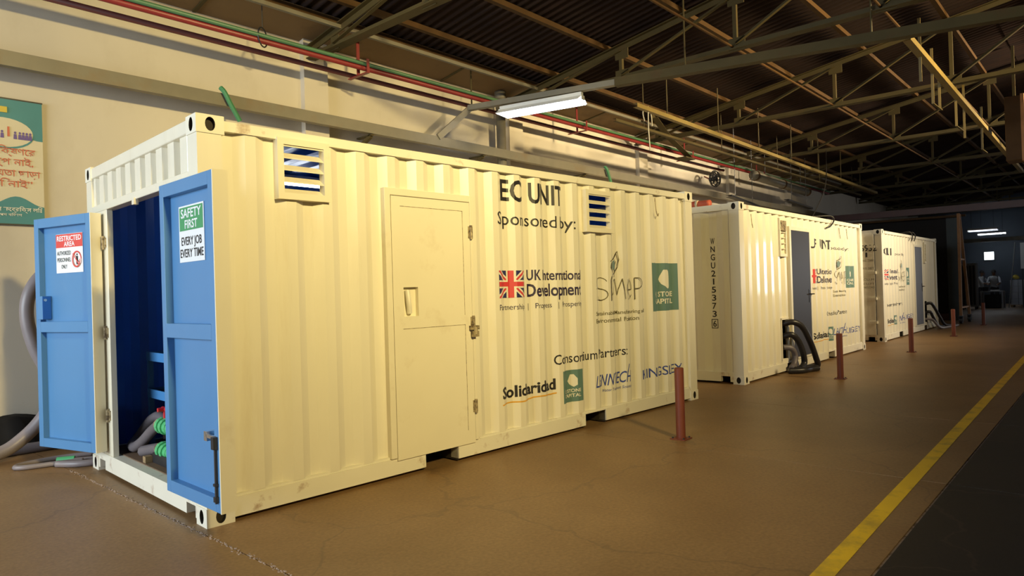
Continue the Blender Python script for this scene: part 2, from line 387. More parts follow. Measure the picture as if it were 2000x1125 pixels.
# ------------------------------------------------------------------ shipping containers
L, WD, H = 6.058, 2.438, 2.591
PER = .278
def prof(u, u0=.03, dep=.036, f=(.073, .069, .0715, .069)):
    t = (u - u0) % sum(f)
    if t < f[0]: return 0.
    t -= f[0]
    if t < f[1]: return dep * t / f[1]
    t -= f[1]
    if t < f[2]: return dep
    return dep * (1 - (t - f[2]) / f[3])
def breaks(ua, ub, u0=.03, f=(.073, .069, .0715, .069)):
    out = []; u = u0
    while u < ub:
        q = u
        for w in f:
            if ua < q < ub: out.append(q)
            q += w
        u += sum(f)
    return out
def corr(mapf, ua, ub, va, vb, openings=(), u0=.03, dep=.036, f=(.073, .069, .0715, .069), off=0):
    us = sorted(set([ua, ub] + breaks(ua, ub, u0, f) + [e for o in openings for e in o[:2]]))
    vs = sorted(set([va, vb] + [e for o in openings for e in o[2:]]))
    mb = MB()
    idx = {}
    def V(u, v):
        if (u, v) not in idx:
            idx[(u, v)] = len(mb.v); mb.v.append(mapf(u, v, prof(u, u0, dep, f) + off))
        return idx[(u, v)]
    for i in range(len(us) - 1):
        for j in range(len(vs) - 1):
            um, vm = (us[i] + us[i+1]) / 2, (vs[j] + vs[j+1]) / 2
            if any(o[0] < um < o[1] and o[2] < vm < o[3] for o in openings): continue
            mb.f.append((V(us[i], vs[j]), V(us[i+1], vs[j]), V(us[i+1], vs[j+1]), V(us[i], vs[j+1]))); mb.m.append(0)
    return mb

def casting(parent, sx, sy, top):
    """corner casting: oval hollows on its end and side faces; sx, sy in (0,1) pick the corner"""
    a, b, c = .178, .162, .118
    mb = MB(); n = 16
    e = .006
    def plate(o, du, dv, nn, w, h):
        cu, cv = w / 2, h / 2
        oval = [(cu + .032 * math.cos(t) , cv + .045 * math.sin(t)) for t in [2*math.pi*i/n for i in range(n)]]
        rect = []
        for i in range(n):
            t = 2 * math.pi * i / n; ct, st = math.cos(t), math.sin(t)
            k = min(cu / abs(ct) if abs(ct) > 1e-6 else 9, cv / abs(st) if abs(st) > 1e-6 else 9)
            rect.append((cu + ct * k, cv + st * k))
        for i, (px, py) in enumerate(((0, 0), (w, 0), (w, h), (0, h))):
            j = min(range(n), key=lambda q: (rect[q][0]-px)**2 + (rect[q][1]-py)**2); rect[j] = (px, py)
        G = lambda p, d: tuple(Vector(o) + Vector(du) * p[0] + Vector(dv) * p[1] - Vector(nn) * d)
        for i in range(n):
            j = (i + 1) % n
            mb.face([G(rect[i], 0), G(rect[j], 0), G(oval[j], 0), G(oval[i], 0)])
            mb.face([G(oval[i], 0), G(oval[j], 0), G(oval[j], .035), G(oval[i], .035)], 1)
        mb.face([G(p, .035) for p in oval], 1)
    plate((-e, -e, 0), (0, 1, 0), (0, 0, 1), (-1, 0, 0), b, c)
    plate((-e, -e, 0), (1, 0, 0), (0, 0, 1), (0, -1, 0), a, c)
    mb.face([(a-e, -e, 0), (a-e, b-e, 0), (a-e, b-e, c), (a-e, -e, c)]); mb.face([(-e, b-e, 0), (a-e, b-e, 0), (a-e, b-e, c), (-e, b-e, c)])
    mb.face([(-e, -e, c), (a-e, -e, c), (a-e, b-e, c), (-e, b-e, c)]); mb.face([(-e, -e, 0), (a-e, -e, 0), (a-e, b-e, 0), (-e, b-e, 0)])
    Mx = Matrix.Translation((L if sx else 0, WD if sy else 0, H - c + .002 if top else 0)) @ Matrix.Diagonal((-1 if sx else 1, -1 if sy else 1, 1, 1))
    return mb.build('corner_casting', [M['paint_worn'], M['hole_shade']], parent, Mx)

HCAP = .682
def text_mesh(body, bold=0., shear=0.):
    c = bpy.data.curves.new('t', 'FONT'); c.body = body; c.resolution_u = 3; c.offset = bold; c.shear = shear
    o = bpy.data.objects.new('t', c); me = o.to_mesh()
    v = [tuple(q.co[:2]) for q in me.vertices]; f = [tuple(p.vertices) for p in me.polygons]
    o.to_mesh_clear(); bpy.data.objects.remove(o); bpy.data.curves.remove(c)
    return v, f
def decal(name, items, parent, mapf, cuts=()):
    """flat print laid onto a surface. items: ('t', body, u0, u1, base, cap_top, mat, bold, shear) or ('p', polygon, mat)"""
    bm = bmesh.new(); mats = []; 
    lay = 0
    for it in items:
        mat = it[6] if it[0] == 't' else it[2]
        if mat not in mats: mats.append(mat)
        mi = mats.index(mat)
        if it[0] == 't':
            v, f = text_mesh(it[1], *(it[7:9] if len(it) > 7 else (0, 0)))
            a, b = min(p[0] for p in v), max(p[0] for p in v)
            su = (it[3] - it[2]) / (b - a); sv = (it[5] - it[4]) / HCAP
            v = [((p[0] - a) * su + it[2], p[1] * sv + it[4]) for p in v]
        else:
            v = it[1]; f = [tuple(range(len(v)))]
        if it[0] == 'p': lay += 1
        z = lay * .0004 + (.0006 if it[0] == 't' else 0)
        vs = [bm.verts.new((p[0], p[1], z)) for p in v]
        for q in f:
            try: fa = bm.faces.new([vs[i] for i in q]); fa.material_index = mi
            except ValueError: pass
    lo = min(v.co.x for v in bm.verts); hi = max(v.co.x for v in bm.verts)
    for c in cuts:
        if lo < c < hi:
            bmesh.ops.bisect_plane(bm, geom=bm.verts[:] + bm.edges[:] + bm.faces[:], plane_co=(c, 0, 0), plane_no=(1, 0, 0))
    for v in bm.verts: v.co = mapf(v.co.x, v.co.y, v.co.z)
    me = bpy.data.meshes.new(name); bm.to_mesh(me); bm.free()
    for m in mats: me.materials.append(M[m])
    o = bpy.data.objects.new(name, me); COL.objects.link(o); o.parent = parent
    return o
def rect(u0, u1, v0, v1): return [(u0, v0), (u1, v0), (u1, v1), (u0, v1)]

YO = .012
def side_map(u, v, d): return (u, YO + d, v)
def on_side(u, v, z): return (u, YO + prof(u) - .0012 - z, v)
CUTS = breaks(.16, L - .16)

def flag_items(u0, u1, v0, v1):
    w, h = u1 - u0, v1 - v0
    R = lambda pts: [(u0 + p[0] * w, v0 + p[1] * h) for p in pts]
    it = [('p', R([(0, 0), (1, 0), (1, 1), (0, 1)]), 'flag_blue')]
    for a, m in ((.13, 'white_ink'), (.05, 'flag_red')):
        it += [('p', R([(0, 0), (a, 0), (1, 1 - a), (1, 1), (1 - a, 1), (0, a)]), m), ('p', R([(0, 1), (0, 1 - a), (1 - a, 0), (1, 0), (1, a), (a, 1)]), m)]
    for a, m in ((.145, 'white_ink'), (.085, 'flag_red')):
        it += [('p', R([(.5 - a, 0), (.5 + a, 0), (.5 + a, 1), (.5 - a, 1)]), m), ('p', R([(0, .5 - a), (1, .5 - a), (1, .5 + a), (0, .5 + a)]), m)]
    return it
def square_logo(u0, u1, v0, v1):
    w, h = u1 - u0, v1 - v0
    R = lambda pts: [(u0 + p[0] * w, v0 + p[1] * h) for p in pts]
    return [('p', R([(0, 0), (1, 0), (1, 1), (0, 1)]), 'teal'),
            ('p', R([(.32, .66), (.45, .86), (.58, .86), (.70, .72), (.70, .52), (.58, .46), (.40, .56)]), 'white_ink'),
            ('t', 'Q STONE', u0 + .1 * w, u0 + .84 * w, v0 + .30 * h, v0 + .40 * h, 'white_ink', .02, 0),
            ('t', 'CAPITAL', u0 + .1 * w, u0 + .84 * w, v0 + .15 * h, v0 + .25 * h, 'white_ink', .02, 0)]
def stroke(pts, w):
    """list of quads along a polyline"""
    out = []
    for (ax, ay), (bx, by) in zip(pts, pts[1:]):
        dx, dy = bx - ax, by - ay; l = math.hypot(dx, dy) or 1; nx, ny = -dy / l * w / 2, dx / l * w / 2
        ex, ey = dx / l * w * .3, dy / l * w * .3
        out.append([(ax+nx-ex, ay+ny-ey), (ax-nx-ex, ay-ny-ey), (bx-nx+ex, by-ny+ey), (bx+nx+ex, by+ny+ey)])
    return out
def arc(cx, cy, rx, ry, a, b, n=10): return [(cx + rx * math.cos(math.radians(a + (b-a)*i/n)), cy + ry * math.sin(math.radians(a + (b-a)*i/n))) for i in range(n + 1)]
def leaf_logo(u0, u1, z0):
    """thin-line s, m, e, p with a leaf growing from the m; z0 baseline, letters .25 tall"""
    w = u1 - u0; X = lambda q: u0 + q * w
    it = []
    P = []
    s = arc(X(.11), z0 + .185, .11 * w, .06, 20, 270, 12) + arc(X(.11), z0 + .065, .11 * w, .06, 90, -160, 12)
    P += stroke(s, .0085)
    P += stroke([(X(.29), z0), (X(.29), z0 + .22), (X(.31), z0 + .26)], .010)
    P += stroke([(X(.31), z0 + .06), (X(.42), z0 + .23), (X(.47), z0 + .06), (X(.56), z0 + .23), (X(.61), z0 + .01)], .0085)
    P += stroke([(X(.66), z0 + .11), (X(.80), z0 + .11)] + arc(X(.73), z0 + .12, .075 * w, .11, 0, 320, 14), .0085)
    P += stroke([(X(.87), z0), (X(.87), z0 + .24)] + arc(X(.90), z0 + .18, .10 * w, .06, 90, -90, 10) + [(X(.87), z0 + .12)], .0085)
    it += [('p', q, 'ink_olive') for q in P]
    lx = X(.31)
    it += [('p', q, 'ink_olive') for q in stroke([(lx - .02, z0 + .43), (lx + .08, z0 + .47), (lx + .13, z0 + .53), (lx + .155, z0 + .44), (lx + .13, z0 + .36), (lx + .07, z0 + .30), (lx + .0, z0 + .285)], .011)]
    it += [('p', q, 'ink_olive') for q in stroke([(lx + .01, z0 + .30), (lx + .06, z0 + .34), (lx + .095, z0 + .42)], .009)]
    it.append(('p', [(lx + .01, z0 + .31), (lx - .025, z0 + .365), (lx - .01, z0 + .42), (lx + .05, z0 + .445), (lx + .085, z0 + .40), (lx + .065, z0 + .34), (lx + .035, z0 + .31)], 'leaf_grey'))
    it.append(('p', stroke([(lx + .005, z0 + .25), (lx + .01, z0 + .33)], .010)[0], 'ink_olive'))
    return it

def side_decals(t, title, tx, s, dx=0, dz=0):
    """s: dictionary of positions"""
    D = lambda n, it: decal(n, it, t, on_side, CUTS)
    if title is None: pass
    elif ' ' in title:
        m_ = tx[0] + (tx[1] - tx[0]) * .38
        D('title_lettering', [('t', title.split()[0], tx[0], m_ - .05, tx[2], tx[3], 'black_ink', .022, 0)])
        D('title_lettering', [('t', title.split()[1], m_ + .05, tx[1], tx[2], tx[3], 'black_ink', .022, 0)])
    else: D('title_lettering', [('t', title, tx[0], tx[1], tx[2], tx[3], 'black_ink', .022, 0)])
    a, b, c_, d_ = s['spons']; m_ = a + (b - a) * .76
    D('sponsor_lettering', [('t', 'Sponsored', a, m_ - .03, c_, d_, 'black_ink', .004, 0)])
    D('sponsor_lettering', [('t', 'by:', m_ + .03, b, c_, d_, 'black_ink', .004, 0)])
    u, z = s['flag']
    D('union_flag_print', flag_items(u, u + .345, z, z + .25))
    D('sponsor_name', [('t', 'UK International', u + .40, u + 1.20, z + .16, z + .255, 'ink_navy', .018, 0), ('t', 'Development', u + .40, u + 1.19, z + .005, z + .12, 'ink_navy', .022, 0)])
    D('sponsor_motto', [('t', 'Partnership   |   Progress   |   Prosperity', u, u + 1.2, z - .11, z - .06, 'ink_navy', 0, 0)])['kind'] = 'stuff'
    D('leaf_logo', leaf_logo(*s['leaf']))
    a, b, zz = s['leaf']
    D('leaf_caption', [('t', 'Sustainable Manufacturing and', a - .04, b + .10, zz - .155, zz - .115, 'ink_olive', .008, 0), ('t', 'Environmental Pollution', a - .04, b - .05, zz - .235, zz - .19, 'ink_olive', .008, 0)])['kind'] = 'stuff'
    D('teal_square_print', square_logo(*s['sq']))
    a, b, c_, d_ = s['cons']; m_ = a + (b - a) * .565
    D('partners_lettering', [('t', 'Consortium', a, m_ - .02, c_, d_, 'black_ink', .006, 0)])
    D('partners_lettering', [('t', 'Partners:', m_ + .02, b, c_, d_, 'black_ink', .006, 0)])
    a, b, zz = s['sol']
    pts = [(a + (b-a)*i/12, zz - .055 + .02 * i / 12 + .006 * math.sin(i)) for i in range(13)]
    D('partner_name', [('t', 'Solidaridad', a, b, zz, zz + .10, 'black_ink', .03, 0)] + [('p', q, 'amber') for q in stroke(pts, .012)])
    D('teal_square_print', square_logo(*s['sq2']))
    a, b, zz = s['len']
    D('partner_name', [('t', 'LENNTECH', a, b, zz, zz + .12, 'ink_blue', .006, .3), ('t', 'Water Treatment Solutions', a + .15, b + .02, zz - .065, zz - .035, 'ink_blue', .004, .2),
                       ('p', stroke([(b - .07, zz + .10), (b - .04, zz + .19)], .012)[0], 'ink_blue')])
    a, b, zz = s['king']
    D('partner_name', [('t', 'KINGSLEY', a, b, zz, zz + .105, 'ink_blue', .002, 0)])

def vent(t, x0, x1, z0, z1, nsl=4, name='louvre_vent', fw=.045):
    y0 = -.018
    f = MB(); f.box(x0, x0 + fw, y0, .05, z0, z1).box(x1 - fw, x1, y0, .05, z0, z1).box(x0 + fw, x1 - fw, y0, .05, z1 - fw, z1).box(x0 + fw, x1 - fw, y0, .05, z0, z0 + fw)
    fo = f.build(name, M['paint_door'], t)
    g = (z1 - z0 - 2 * fw)
    for i in range(nsl + 1):
        z = z0 + fw + g * i / nsl
        b = MB(); b.section((x0 + fw, .022, z), (x1 - fw, .022, z), [(-.030, .012), (.034, -.030), (.034, -.022), (-.030, .022)] if False else [(-.034, .030), (.030, -.012), (.030, -.004), (-.034, .038)])
        b.build('louvre_slat', M['paint_door'], fo)
    return fo

def base_container(t, end_open=False, openings=(), forks=((1.73, 2.08), (3.80, 4.15)), lining=True, end_panel=True):
    for sx in (0, 1):
        for sy in (0, 1):
            for top in (0, 1): casting(t, sx, sy, top)
            x0 = 0 if not sx else L - .155; y0 = 0 if not sy else WD - .15
            p = MB().box(x0, x0 + .155, y0, y0 + .15, .118, H - .116)
            p.build('corner_post', M['paint'], t)
    for sy in (0, 1):
        ya = 0 if not sy else WD - .06
        MB().box(.17, L - .17, ya, ya + .06, H - .09, H - .025).build('top_side_rail', M['paint_worn'], t)
        yb = .004 if not sy else WD - .104
        ed = [.17] + [e for f in forks for e in f] + [L - .17]
        r = MB()
        for i in range(0, len(ed), 2): r.box(ed[i], ed[i+1], yb, yb + .10, .028, .152)
        r.box(.171, L - .171, yb + .012, yb + .088, .1521, .168)
        for f in forks: r.box(f[0], f[1], yb + .004, yb + .096, .141, .1519)
        r.build('bottom_side_rail', M['paint_worn'], t)
    for a, b in forks:
        MB().box(a - .01, a, .02, WD - .02, .012, .14).box(b, b + .01, .02, WD - .02, .012, .14).box(a - .01, b + .01, .02, WD - .02, .135, .142).build('fork_pocket', M['hole_shade'], t)
    MB().box(.081, L - .081, .105, WD - .105, .147, .172).build('deck', M['deck'], t)
    corr(side_map, .155, L - .155, .165, H - .085, openings).build('side_panel', M['paint'], t)
    back = lambda u, v, d: (u, WD - YO - d, v)
    corr(back, .155, L - .155, .165, H - .085).build('side_panel', M['paint'], t)
    if lining:
        corr(side_map, .155, L - .155, .172, H - .085, openings, off=.006).build('lining_panel', M['blue_in'], t)
        corr(back, .155, L - .155, .172, H - .085, off=.006).build('lining_panel', M['blue_in'], t)
        corr(lambda u, v, d: (u, v, H - .04 - d * .6), .06, L - .06, .05, WD - .05).build('roof_lining', M['blue_in'], t)
    corr(lambda u, v, d: (u, v, H - .025 - d * .5), .06, L - .06, .05, WD - .05).build('roof_panel', M['paint'], t)
    endf = (.11, .105, .12, .105)
    for sx in (0, 1):
        xe = lambda d: (.02 + d if not sx else L - .02 - d)
        xa, xb = (0, .06) if not sx else (L - .06, L)
        if sx == 0 and not end_panel:
            continue
        MB().box(xa, xb, .15, WD - .15, H - .10, H - .01).build('end_header', M['paint_worn'], t)
        s = MB(); s.box(xa, xb, .34, WD - .34, .03, .165); s.box(xa, xb, .15, .34, .11, .165); s.box(xa, xb, WD - .34, WD - .15, .11, .165); s.box(xa, xb, .15, .20, .03, .11); s.box(xa, xb, WD - .20, WD - .15, .03, .11)
        s.build('end_sill', M['paint_worn'], t)
        corr(lambda u, v, d: (xe(d), u, v), .15, WD - .15, .16, H - .09, u0=.15, dep=.045, f=endf).build('end_panel', M['paint'], t)
        if lining: corr(lambda u, v, d: (xe(d), u, v), .15, WD - .15, .172, H - .09, u0=.15, dep=.045, f=endf, off=.008).build('lining_panel', M['blue_in'], t)

A = .043
# ---- first container
c1 = thing('shipping_container', 'cream white container lettered EC UNIT with open blue end doors', 'container', (0, 0, 0), -A)
V1 = (.525, .92, 2.095, 2.515); V2 = (3.89, 4.36, 2.01, 2.45); DR = (1.39, 2.30, .165, 2.25)
base_container(c1, openings=[(V1[0] + .02, V1[1] - .02, V1[2] + .02, 2.49), (V2[0] + .02, V2[1] - .02, V2[2] + .02, V2[3] - .02), (DR[0] + .03, DR[1] - .03, .165, 2.23)], end_panel=True)
for o in [q for q in c1.children if q.name.split('.')[0] in ('end_panel', 'lining_panel', 'end_header', 'end_sill')]:
    vs = [v.co.x for v in o.data.vertices]
    if max(vs) < .2: bpy.data.objects.remove(o)          # the near end is the doorway
vent(c1, *V1); vent(c1, *V2)
# near end: transom, jambs, sill
HB = 2.19
corr(lambda u, v, d: (.018 + d, u, v), .15, WD - .15, HB + .04, H - .09, u0=.21, dep=.05, f=(.115, .02, .07, .02)).build('transom_panel', M['paint'], c1)
corr(lambda u, v, d: (.03 + d, u, v), .15, WD - .15, HB + .02, H - .09, u0=.21, dep=.05, f=(.115, .02, .07, .02)).build('transom_lining', M['blue_in'], c1)
MB().box(.0, .08, .15, WD - .15, HB, HB + .06).build('transom_rail', M['paint'], c1, bev=.004)
MB().box(.0, .08, .15, WD - .15, H - .10, H - .012).build('transom_rail', M['paint'], c1, bev=.004)
MB().box(-.012, .02, 1.17, 1.22, HB - .04, HB + .01).build('door_stop', M['paint'], c1)
for ya, yb in ((.15, .40), (1.90, WD - .15)):
    MB().box(.004, .05, ya, yb, .165, HB).build('door_jamb', M['paint_door'], c1, bev=.003)
s = MB(); s.box(0, .08, .335, WD - .335, .03, .165); s.box(0, .08, .15, .335, .105, .165); s.box(0, .08, WD - .335, WD - .15, .105, .165); s.box(0, .08, .15, .185, .03, .105); s.box(0, .08, WD - .185, WD - .15, .03, .105)
s.build('door_sill', M['paint_worn'], c1)
for ya, yb in ((.185, .335), (WD - .335, WD - .185)):
    MB().box(.06, .075, ya, yb, .02, .105).build('lashing_recess', M['hole_shade'], c1)

def blue_leaf(name, Mx, w, free_right, sub):
    """leaf in local axes: u across (0 at the hinge), y towards the viewer is negative, z up"""
    h0, h1 = .205, 2.165
    sg = 1
    leaf = MB().box(0, w, .012, .045, h0, h1).build(name, M['paint_door'], c1, Mx)
    MB().box(.055, w - .055, .004, .013, h0 + .07, h1 - .07).build('door_sheet', M['blue'], leaf, Mx)
    for a, b in ((0, .062), (w - .062, w)): MB().box(a, b, -.042, .013, h0, h1).build('stile', M['blue'], leaf, Mx, bev=.002)
    zm = 1.235
    for a, b in ((h0, h0 + .075), (zm - .045, zm + .045), (h1 - .08, h1)): MB().box(.062, w - .062, -.042, .013, a, b).build('rail', M['blue'], leaf, Mx, bev=.002)
    return leaf
# right leaf, folded flat against the corner post: hinge at y=.36, free edge sticks out past the side
ang_r = math.radians(1.5)
MR = Matrix.Translation((-.075, .335, 0)) @ Matrix.Rotation(ang_r, 4, 'Z') @ Matrix(((0, 1, 0, 0), (-1, 0, 0, 0), (0, 0, 1, 0), (0, 0, 0, 1)))
lr = blue_leaf('door_leaf', MR, .78, True, None)
MB().box(.7802, .79, -.044, .046, .205, 2.165).build('edge_trim', M['paint_door'], lr, MR)
b = MB(); b.tube([(.745, -.052, .26), (.745, -.052, .62)], .008, 8); b.box(.728, .762, -.068, -.042, .57, .64); b.box(.732, .758, -.063, -.042, .36, .375); b.box(.732, .758, -.063, -.042, .27, .30)
b.build('drop_bolt', M['dark_steel'], lr, MR)
b = MB(); b.box(.63, .735, -.056, -.042, .625, .645); b.box(.61, .65, -.056, .004, .605, .660)
b.build('hasp', M['chrome'], lr, MR)
# left leaf
d = Vector((-.24, .765, 0)).normalized(); Wl = .79
ML = Matrix.Translation((-.06, 1.985, 0)) @ Matrix(((-d.x, d.y, 0, 0), (-d.y, -d.x, 0, 0), (0, 0, 1, 0), (0, 0, 0, 1))) @ Matrix.Translation((-Wl, 0, 0))
# local u runs from the free edge (0) to the hinge (Wl) with the blue inside towards -y local
ll = blue_leaf('door_leaf', ML, Wl, False, None)
MB().box(Wl + .0002, Wl + .008, -.044, .046, .205, 2.165).build('edge_trim', M['paint_door'], ll, ML)
b = MB().box(.075, .15, -.072, .004, 1.30, 1.50); b.build('lock_box', M['blue'], ll, ML, bev=.003)
MB().box(.1502, .153, -.070, .0, 1.303, 1.497).build('lock_shaded_side', M['blue_in'], ll, ML)  # darker blue plate paints the shaded right side of the lock box
MB().tube([(.152, -.05, 1.465), (.160, -.05, 1.465)], .012, 10).build('lock_cylinder', M['chrome'], ll, ML)
for z in (1.92, 1.18, .5):
    b = MB(); b.tube([(-.012, 1.965, z - .055), (-.012, 1.965, z + .055)], .012, 8); b.box(-.006, .006, 1.93, 1.965, z - .04, z + .04)
    b.build('hinge', M['hinge'], c1, bev=0)
# signs
def on_leaf(Mx, y): return lambda u, v, z: tuple(Mx @ Vector((u, y - z, v)))
sg = MB().box(.20, .565, -.001, .0045, 1.66, 2.01).build('safety_sign', M['sign_white'], c1, MR)
def leaf_sign(name, parent, Mx, items): return decal(name, items, parent, on_leaf(Mx, -.0015))
leaf_sign('sign_lettering', sg, MR, [('p', rect(.212, .553, 1.855, 2.0), 'sign_green'), ('t', 'SAFETY', .235, .53, 1.935, 1.988, 'sign_white', .02, 0), ('t', 'FIRST', .29, .475, 1.868, 1.918, 'sign_white', .02, 0),
                                     ('t', 'EVERY JOB', .235, .53, 1.765, 1.815, 'black_ink', .012, 0), ('t', 'EVERY TIME', .215, .55, 1.69, 1.74, 'black_ink', .012, 0)])
sg2 = MB().box(.245, .62, -.001, .0045, 1.69, 2.02).build('restricted_sign', M['sign_white'], c1, ML)
cx, cy = .54, 1.80
ring = []
for i in range(24):
    a, bq = 2*math.pi*i/24, 2*math.pi*(i+1)/24
    ring.append(('p', [(cx + .062*math.cos(a), cy + .07*math.sin(a)), (cx + .062*math.cos(bq), cy + .07*math.sin(bq)), (cx + .05*math.cos(bq), cy + .057*math.sin(bq)), (cx + .05*math.cos(a), cy + .057*math.sin(a))], 'sign_red'))
man = [('p', [(cx + .009*math.cos(2*math.pi*i/10), cy + .038 + .010*math.sin(2*math.pi*i/10)) for i in range(10)], 'black_ink'), ('p', [(cx - .014, cy + .025), (cx - .009, cy - .045), (cx + .009, cy - .045), (cx + .014, cy + .025)], 'black_ink')]
leaf_sign('sign_lettering', sg2, ML, [('p', rect(.247, .618, 1.905, 2.018), 'sign_red'), ('t', 'RESTRICTED', .262, .602, 1.962, 2.003, 'sign_white', .02, 0), ('t', 'AREA', .36, .51, 1.915, 1.953, 'sign_white', .02, 0),
          ('t', 'AUTHORIZED', .262, .455, 1.842, 1.875, 'black_ink', .008, 0), ('t', 'PERSONNEL', .262, .455, 1.785, 1.818, 'black_ink', .008, 0), ('t', 'ONLY', .318, .40, 1.728, 1.760, 'black_ink', .008, 0)]
          + man + ring + [('p', stroke([(cx - .04, cy + .046), (cx + .04, cy - .046)], .010)[0], 'sign_red')])

# personnel door in the long side
fr = MB(); x0, x1, z0, z1 = DR
fr.box(x0, x0 + .055, -.012, .05, .155, z1); fr.box(x1 - .03, x1, -.012, .05, .155, z1); fr.box(x0 + .055, x1 - .03, -.012, .05, z1 - .055, z1)
fr.build('door_frame', M['paint_door'], c1, bev=.003)
dl = MB(); a, b, zb, zt = x0 + .059, x1 - .034, .135, z1 - .060
# leaf with a square cut-out for the recessed handle
hx0, hx1, hz0, hz1 = 1.548, 1.69, 1.245, 1.475
for q in ((a, hx0, zb, zt), (hx1, b, zb, zt), (hx0, hx1, zb, hz0), (hx0, hx1, hz1, zt)): dl.box(q[0], q[1], -.010, .03, q[2], q[3])
dlo = dl.build('door_leaf', M['paint_door'], c1)
for q in ((1.535, 2.185, 1.30 - .07, 2.115), (1.535, 2.185, .25, 1.15)):
    # grooves scored around the pressed panels (four narrow recess strips, hinge side and top)
    g = MB()
    for r in ((q[0], q[1], q[3] - .004, q[3]), (q[1] - .004, q[1], q[2], q[3])): g.box(r[0], r[1], -.0112, -.009, r[2], r[3])
    g.build('panel_groove', M['hinge'], dlo)
h = MB(); h.box(hx0, hx1, .028, .034, hz0, hz1); ho = h.build('handle_recess', M['paint_door'], dlo)
MB().tube(spline([(1.60, .015, 1.45), (1.60, .0, 1.36), (1.615, .012, 1.27)], 5), .022, 10).build('door_handle', M['paint_worn'], dlo)
for z in (1.935, 1.16, .445):
    b = MB(); b.tube([(x1 - .030, -.022, z - .06), (x1 - .030, -.022, z + .06)], .012, 8); b.box(x1 - .055, x1 - .005, -.016, -.008, z - .05, z + .05)
    b.build('hinge', M['hinge'], c1)
b = MB(); b.box(x1 - .075, x1 + .02, -.04, -.012, 1.10, 1.135); b.tube([(x1 - .03, -.045, 1.06), (x1 - .03, -.045, 1.13)], .018, 8); b.box(x1 - .06, x1 + .0, -.055, -.02, 1.04, 1.09)
b.build('padlock_latch', M['hinge'], c1)
# lashing hook and the long-side print
MB().tube(spline([(5.21, -.004, 2.46), (5.205, -.01, 2.40), (5.22, -.012, 2.30), (5.25, -.012, 2.25), (5.27, -.01, 2.28)], 4), .006, 6).build('lashing_hook', M['hinge'], c1)
side_decals(c1, 'EC UNIT', (2.70, 3.56, 2.255, 2.44), dict(spons=(2.63, 3.74, 2.03, 2.145), flag=(2.625, 1.36), leaf=(4.08, 4.88, 1.29), sq=(5.125, 5.69, 1.135, 1.70),
            cons=(3.37, 4.58, .685, .78), sol=(2.63, 3.38, .45), sq2=(3.475, 3.795, .29, .61), len=(4.0, 4.65, .385), king=(4.87, 5.72, .375)))
# fluorescent tube inside, under the roof
it = thing('container_strip_light', 'lit strip light under the blue ceiling inside the EC UNIT container', 'light', (0, 0, 0), -A)
MB().box(.95, 2.15, 1.3, 1.4, 2.47, 2.52).build('housing', M['white_plastic'], it)
MB().tube([(.97, 1.35, 2.45), (2.13, 1.35, 2.45)], .016, 8).build('lit_tube', M['tube'], it)

# ---- second container
c2 = thing('shipping_container', 'cream container lettered UF UNIT with grey door, its dark reflection painted in, and black hoses', 'container', (7.458, -.264, 0), -.0014)
base_container(c2, openings=[(1.49, 1.76, .22, .84)], lining=False, forks=((1.69, 2.02), (3.73, 4.08)))
def grey_door(t, x0, x1, mat, z0=.17, z1=2.28):
    f = MB(); f.box(x0 - .07, x0, -.012, .05, z0 - .0, z1 + .06).box(x1, x1 + .07, -.012, .05, z0, z1 + .06).box(x0, x1, -.012, .05, z1, z1 + .06).box(x0, x1, -.012, .05, z0 - .0, z0 + .03)
    f.build('door_frame', M['paint'], t)
    l = MB().box(x0 + .004, x1 - .004, -.008, .03, z0 + .032, z1 - .004).build('door_leaf', M[mat], t)
    b = MB(); b.box(x1 - .085, x1 - .05, -.016, -.006, 1.08, 1.30); b.tube([(x1 - .068, -.014, 1.22), (x1 - .068, -.055, 1.22), (x1 + .03, -.055, 1.22)], .010, 8)
    b.build('door_handle', M['black_plastic'], l)
grey_door(c2, 1.98, 2.84, 'door_dark_reflection')
vent(c2, 1.48, 1.78, 1.84, 2.45, 6)
MB().box(1.515, 1.745, -.024, -.016, 2.25, 2.41).build('vent_cover', M['hinge'], c2)
fo = MB(); fo.box(1.46, 1.49, -.004, .05, .20, .86).box(1.76, 1.79, -.004, .05, .20, .86).box(1.46, 1.79, -.004, .05, .84, .87); fo.build('hose_hatch', M['paint_door'], c2)
MB().box(1.49, 1.76, .10, .11, .2, .86).build('hatch_back', M['hole_shade'], c2)
for x in (.42, 5.0, 4.55): MB().tube([(x, -.002, 2.44), (x + .01, -.008, 2.30), (x + .04, -.008, 2.24)], .006, 6).build('lashing_hook', M['hinge'], c2)
S2 = dict(spons=(4.06, 5.15, 2.02, 2.085), flag=(2.95, 1.40), leaf=(4.25, 4.90, 1.37), sq=(5.02, 5.48, 1.29, 1.72), cons=(3.72, 4.96, .80, .875), sol=(3.05, 3.78, .42), sq2=(3.81, 4.08, .33, .59), len=(4.18, 4.86, .42), king=(4.97, 5.76, .40))
side_decals(c2, 'UF UNIT', (3.02, 4.04, 2.02, 2.18), S2)
endf = (.11, .105, .12, .105)
on_end = lambda u, v, z: (.02 + prof(WD - u if False else -u, .15, .045, endf) - .002 - z, -u, v)
cut_end = [-q for q in breaks(.15, WD - .15, .15, endf)]
its = []
for i, ch in enumerate('WNGU215373'):
    z = 2.02 - i * .118
    its.append(('t', ch, -.47 + (.022 if ch == '1' else 0), -.405 - (.022 if ch == '1' else 0), z, z + .085, 'black_ink', .012, 0))
its.append(('t', '6', -.465, -.41, .815, .90, 'black_ink', .012, 0)); 
its += [('p', q, 'black_ink') for q in stroke([(-.482, .795), (-.392, .795), (-.392, .92), (-.482, .92), (-.482, .795)], .010)]
decal('serial_lettering', its, c2, on_end, cut_end)

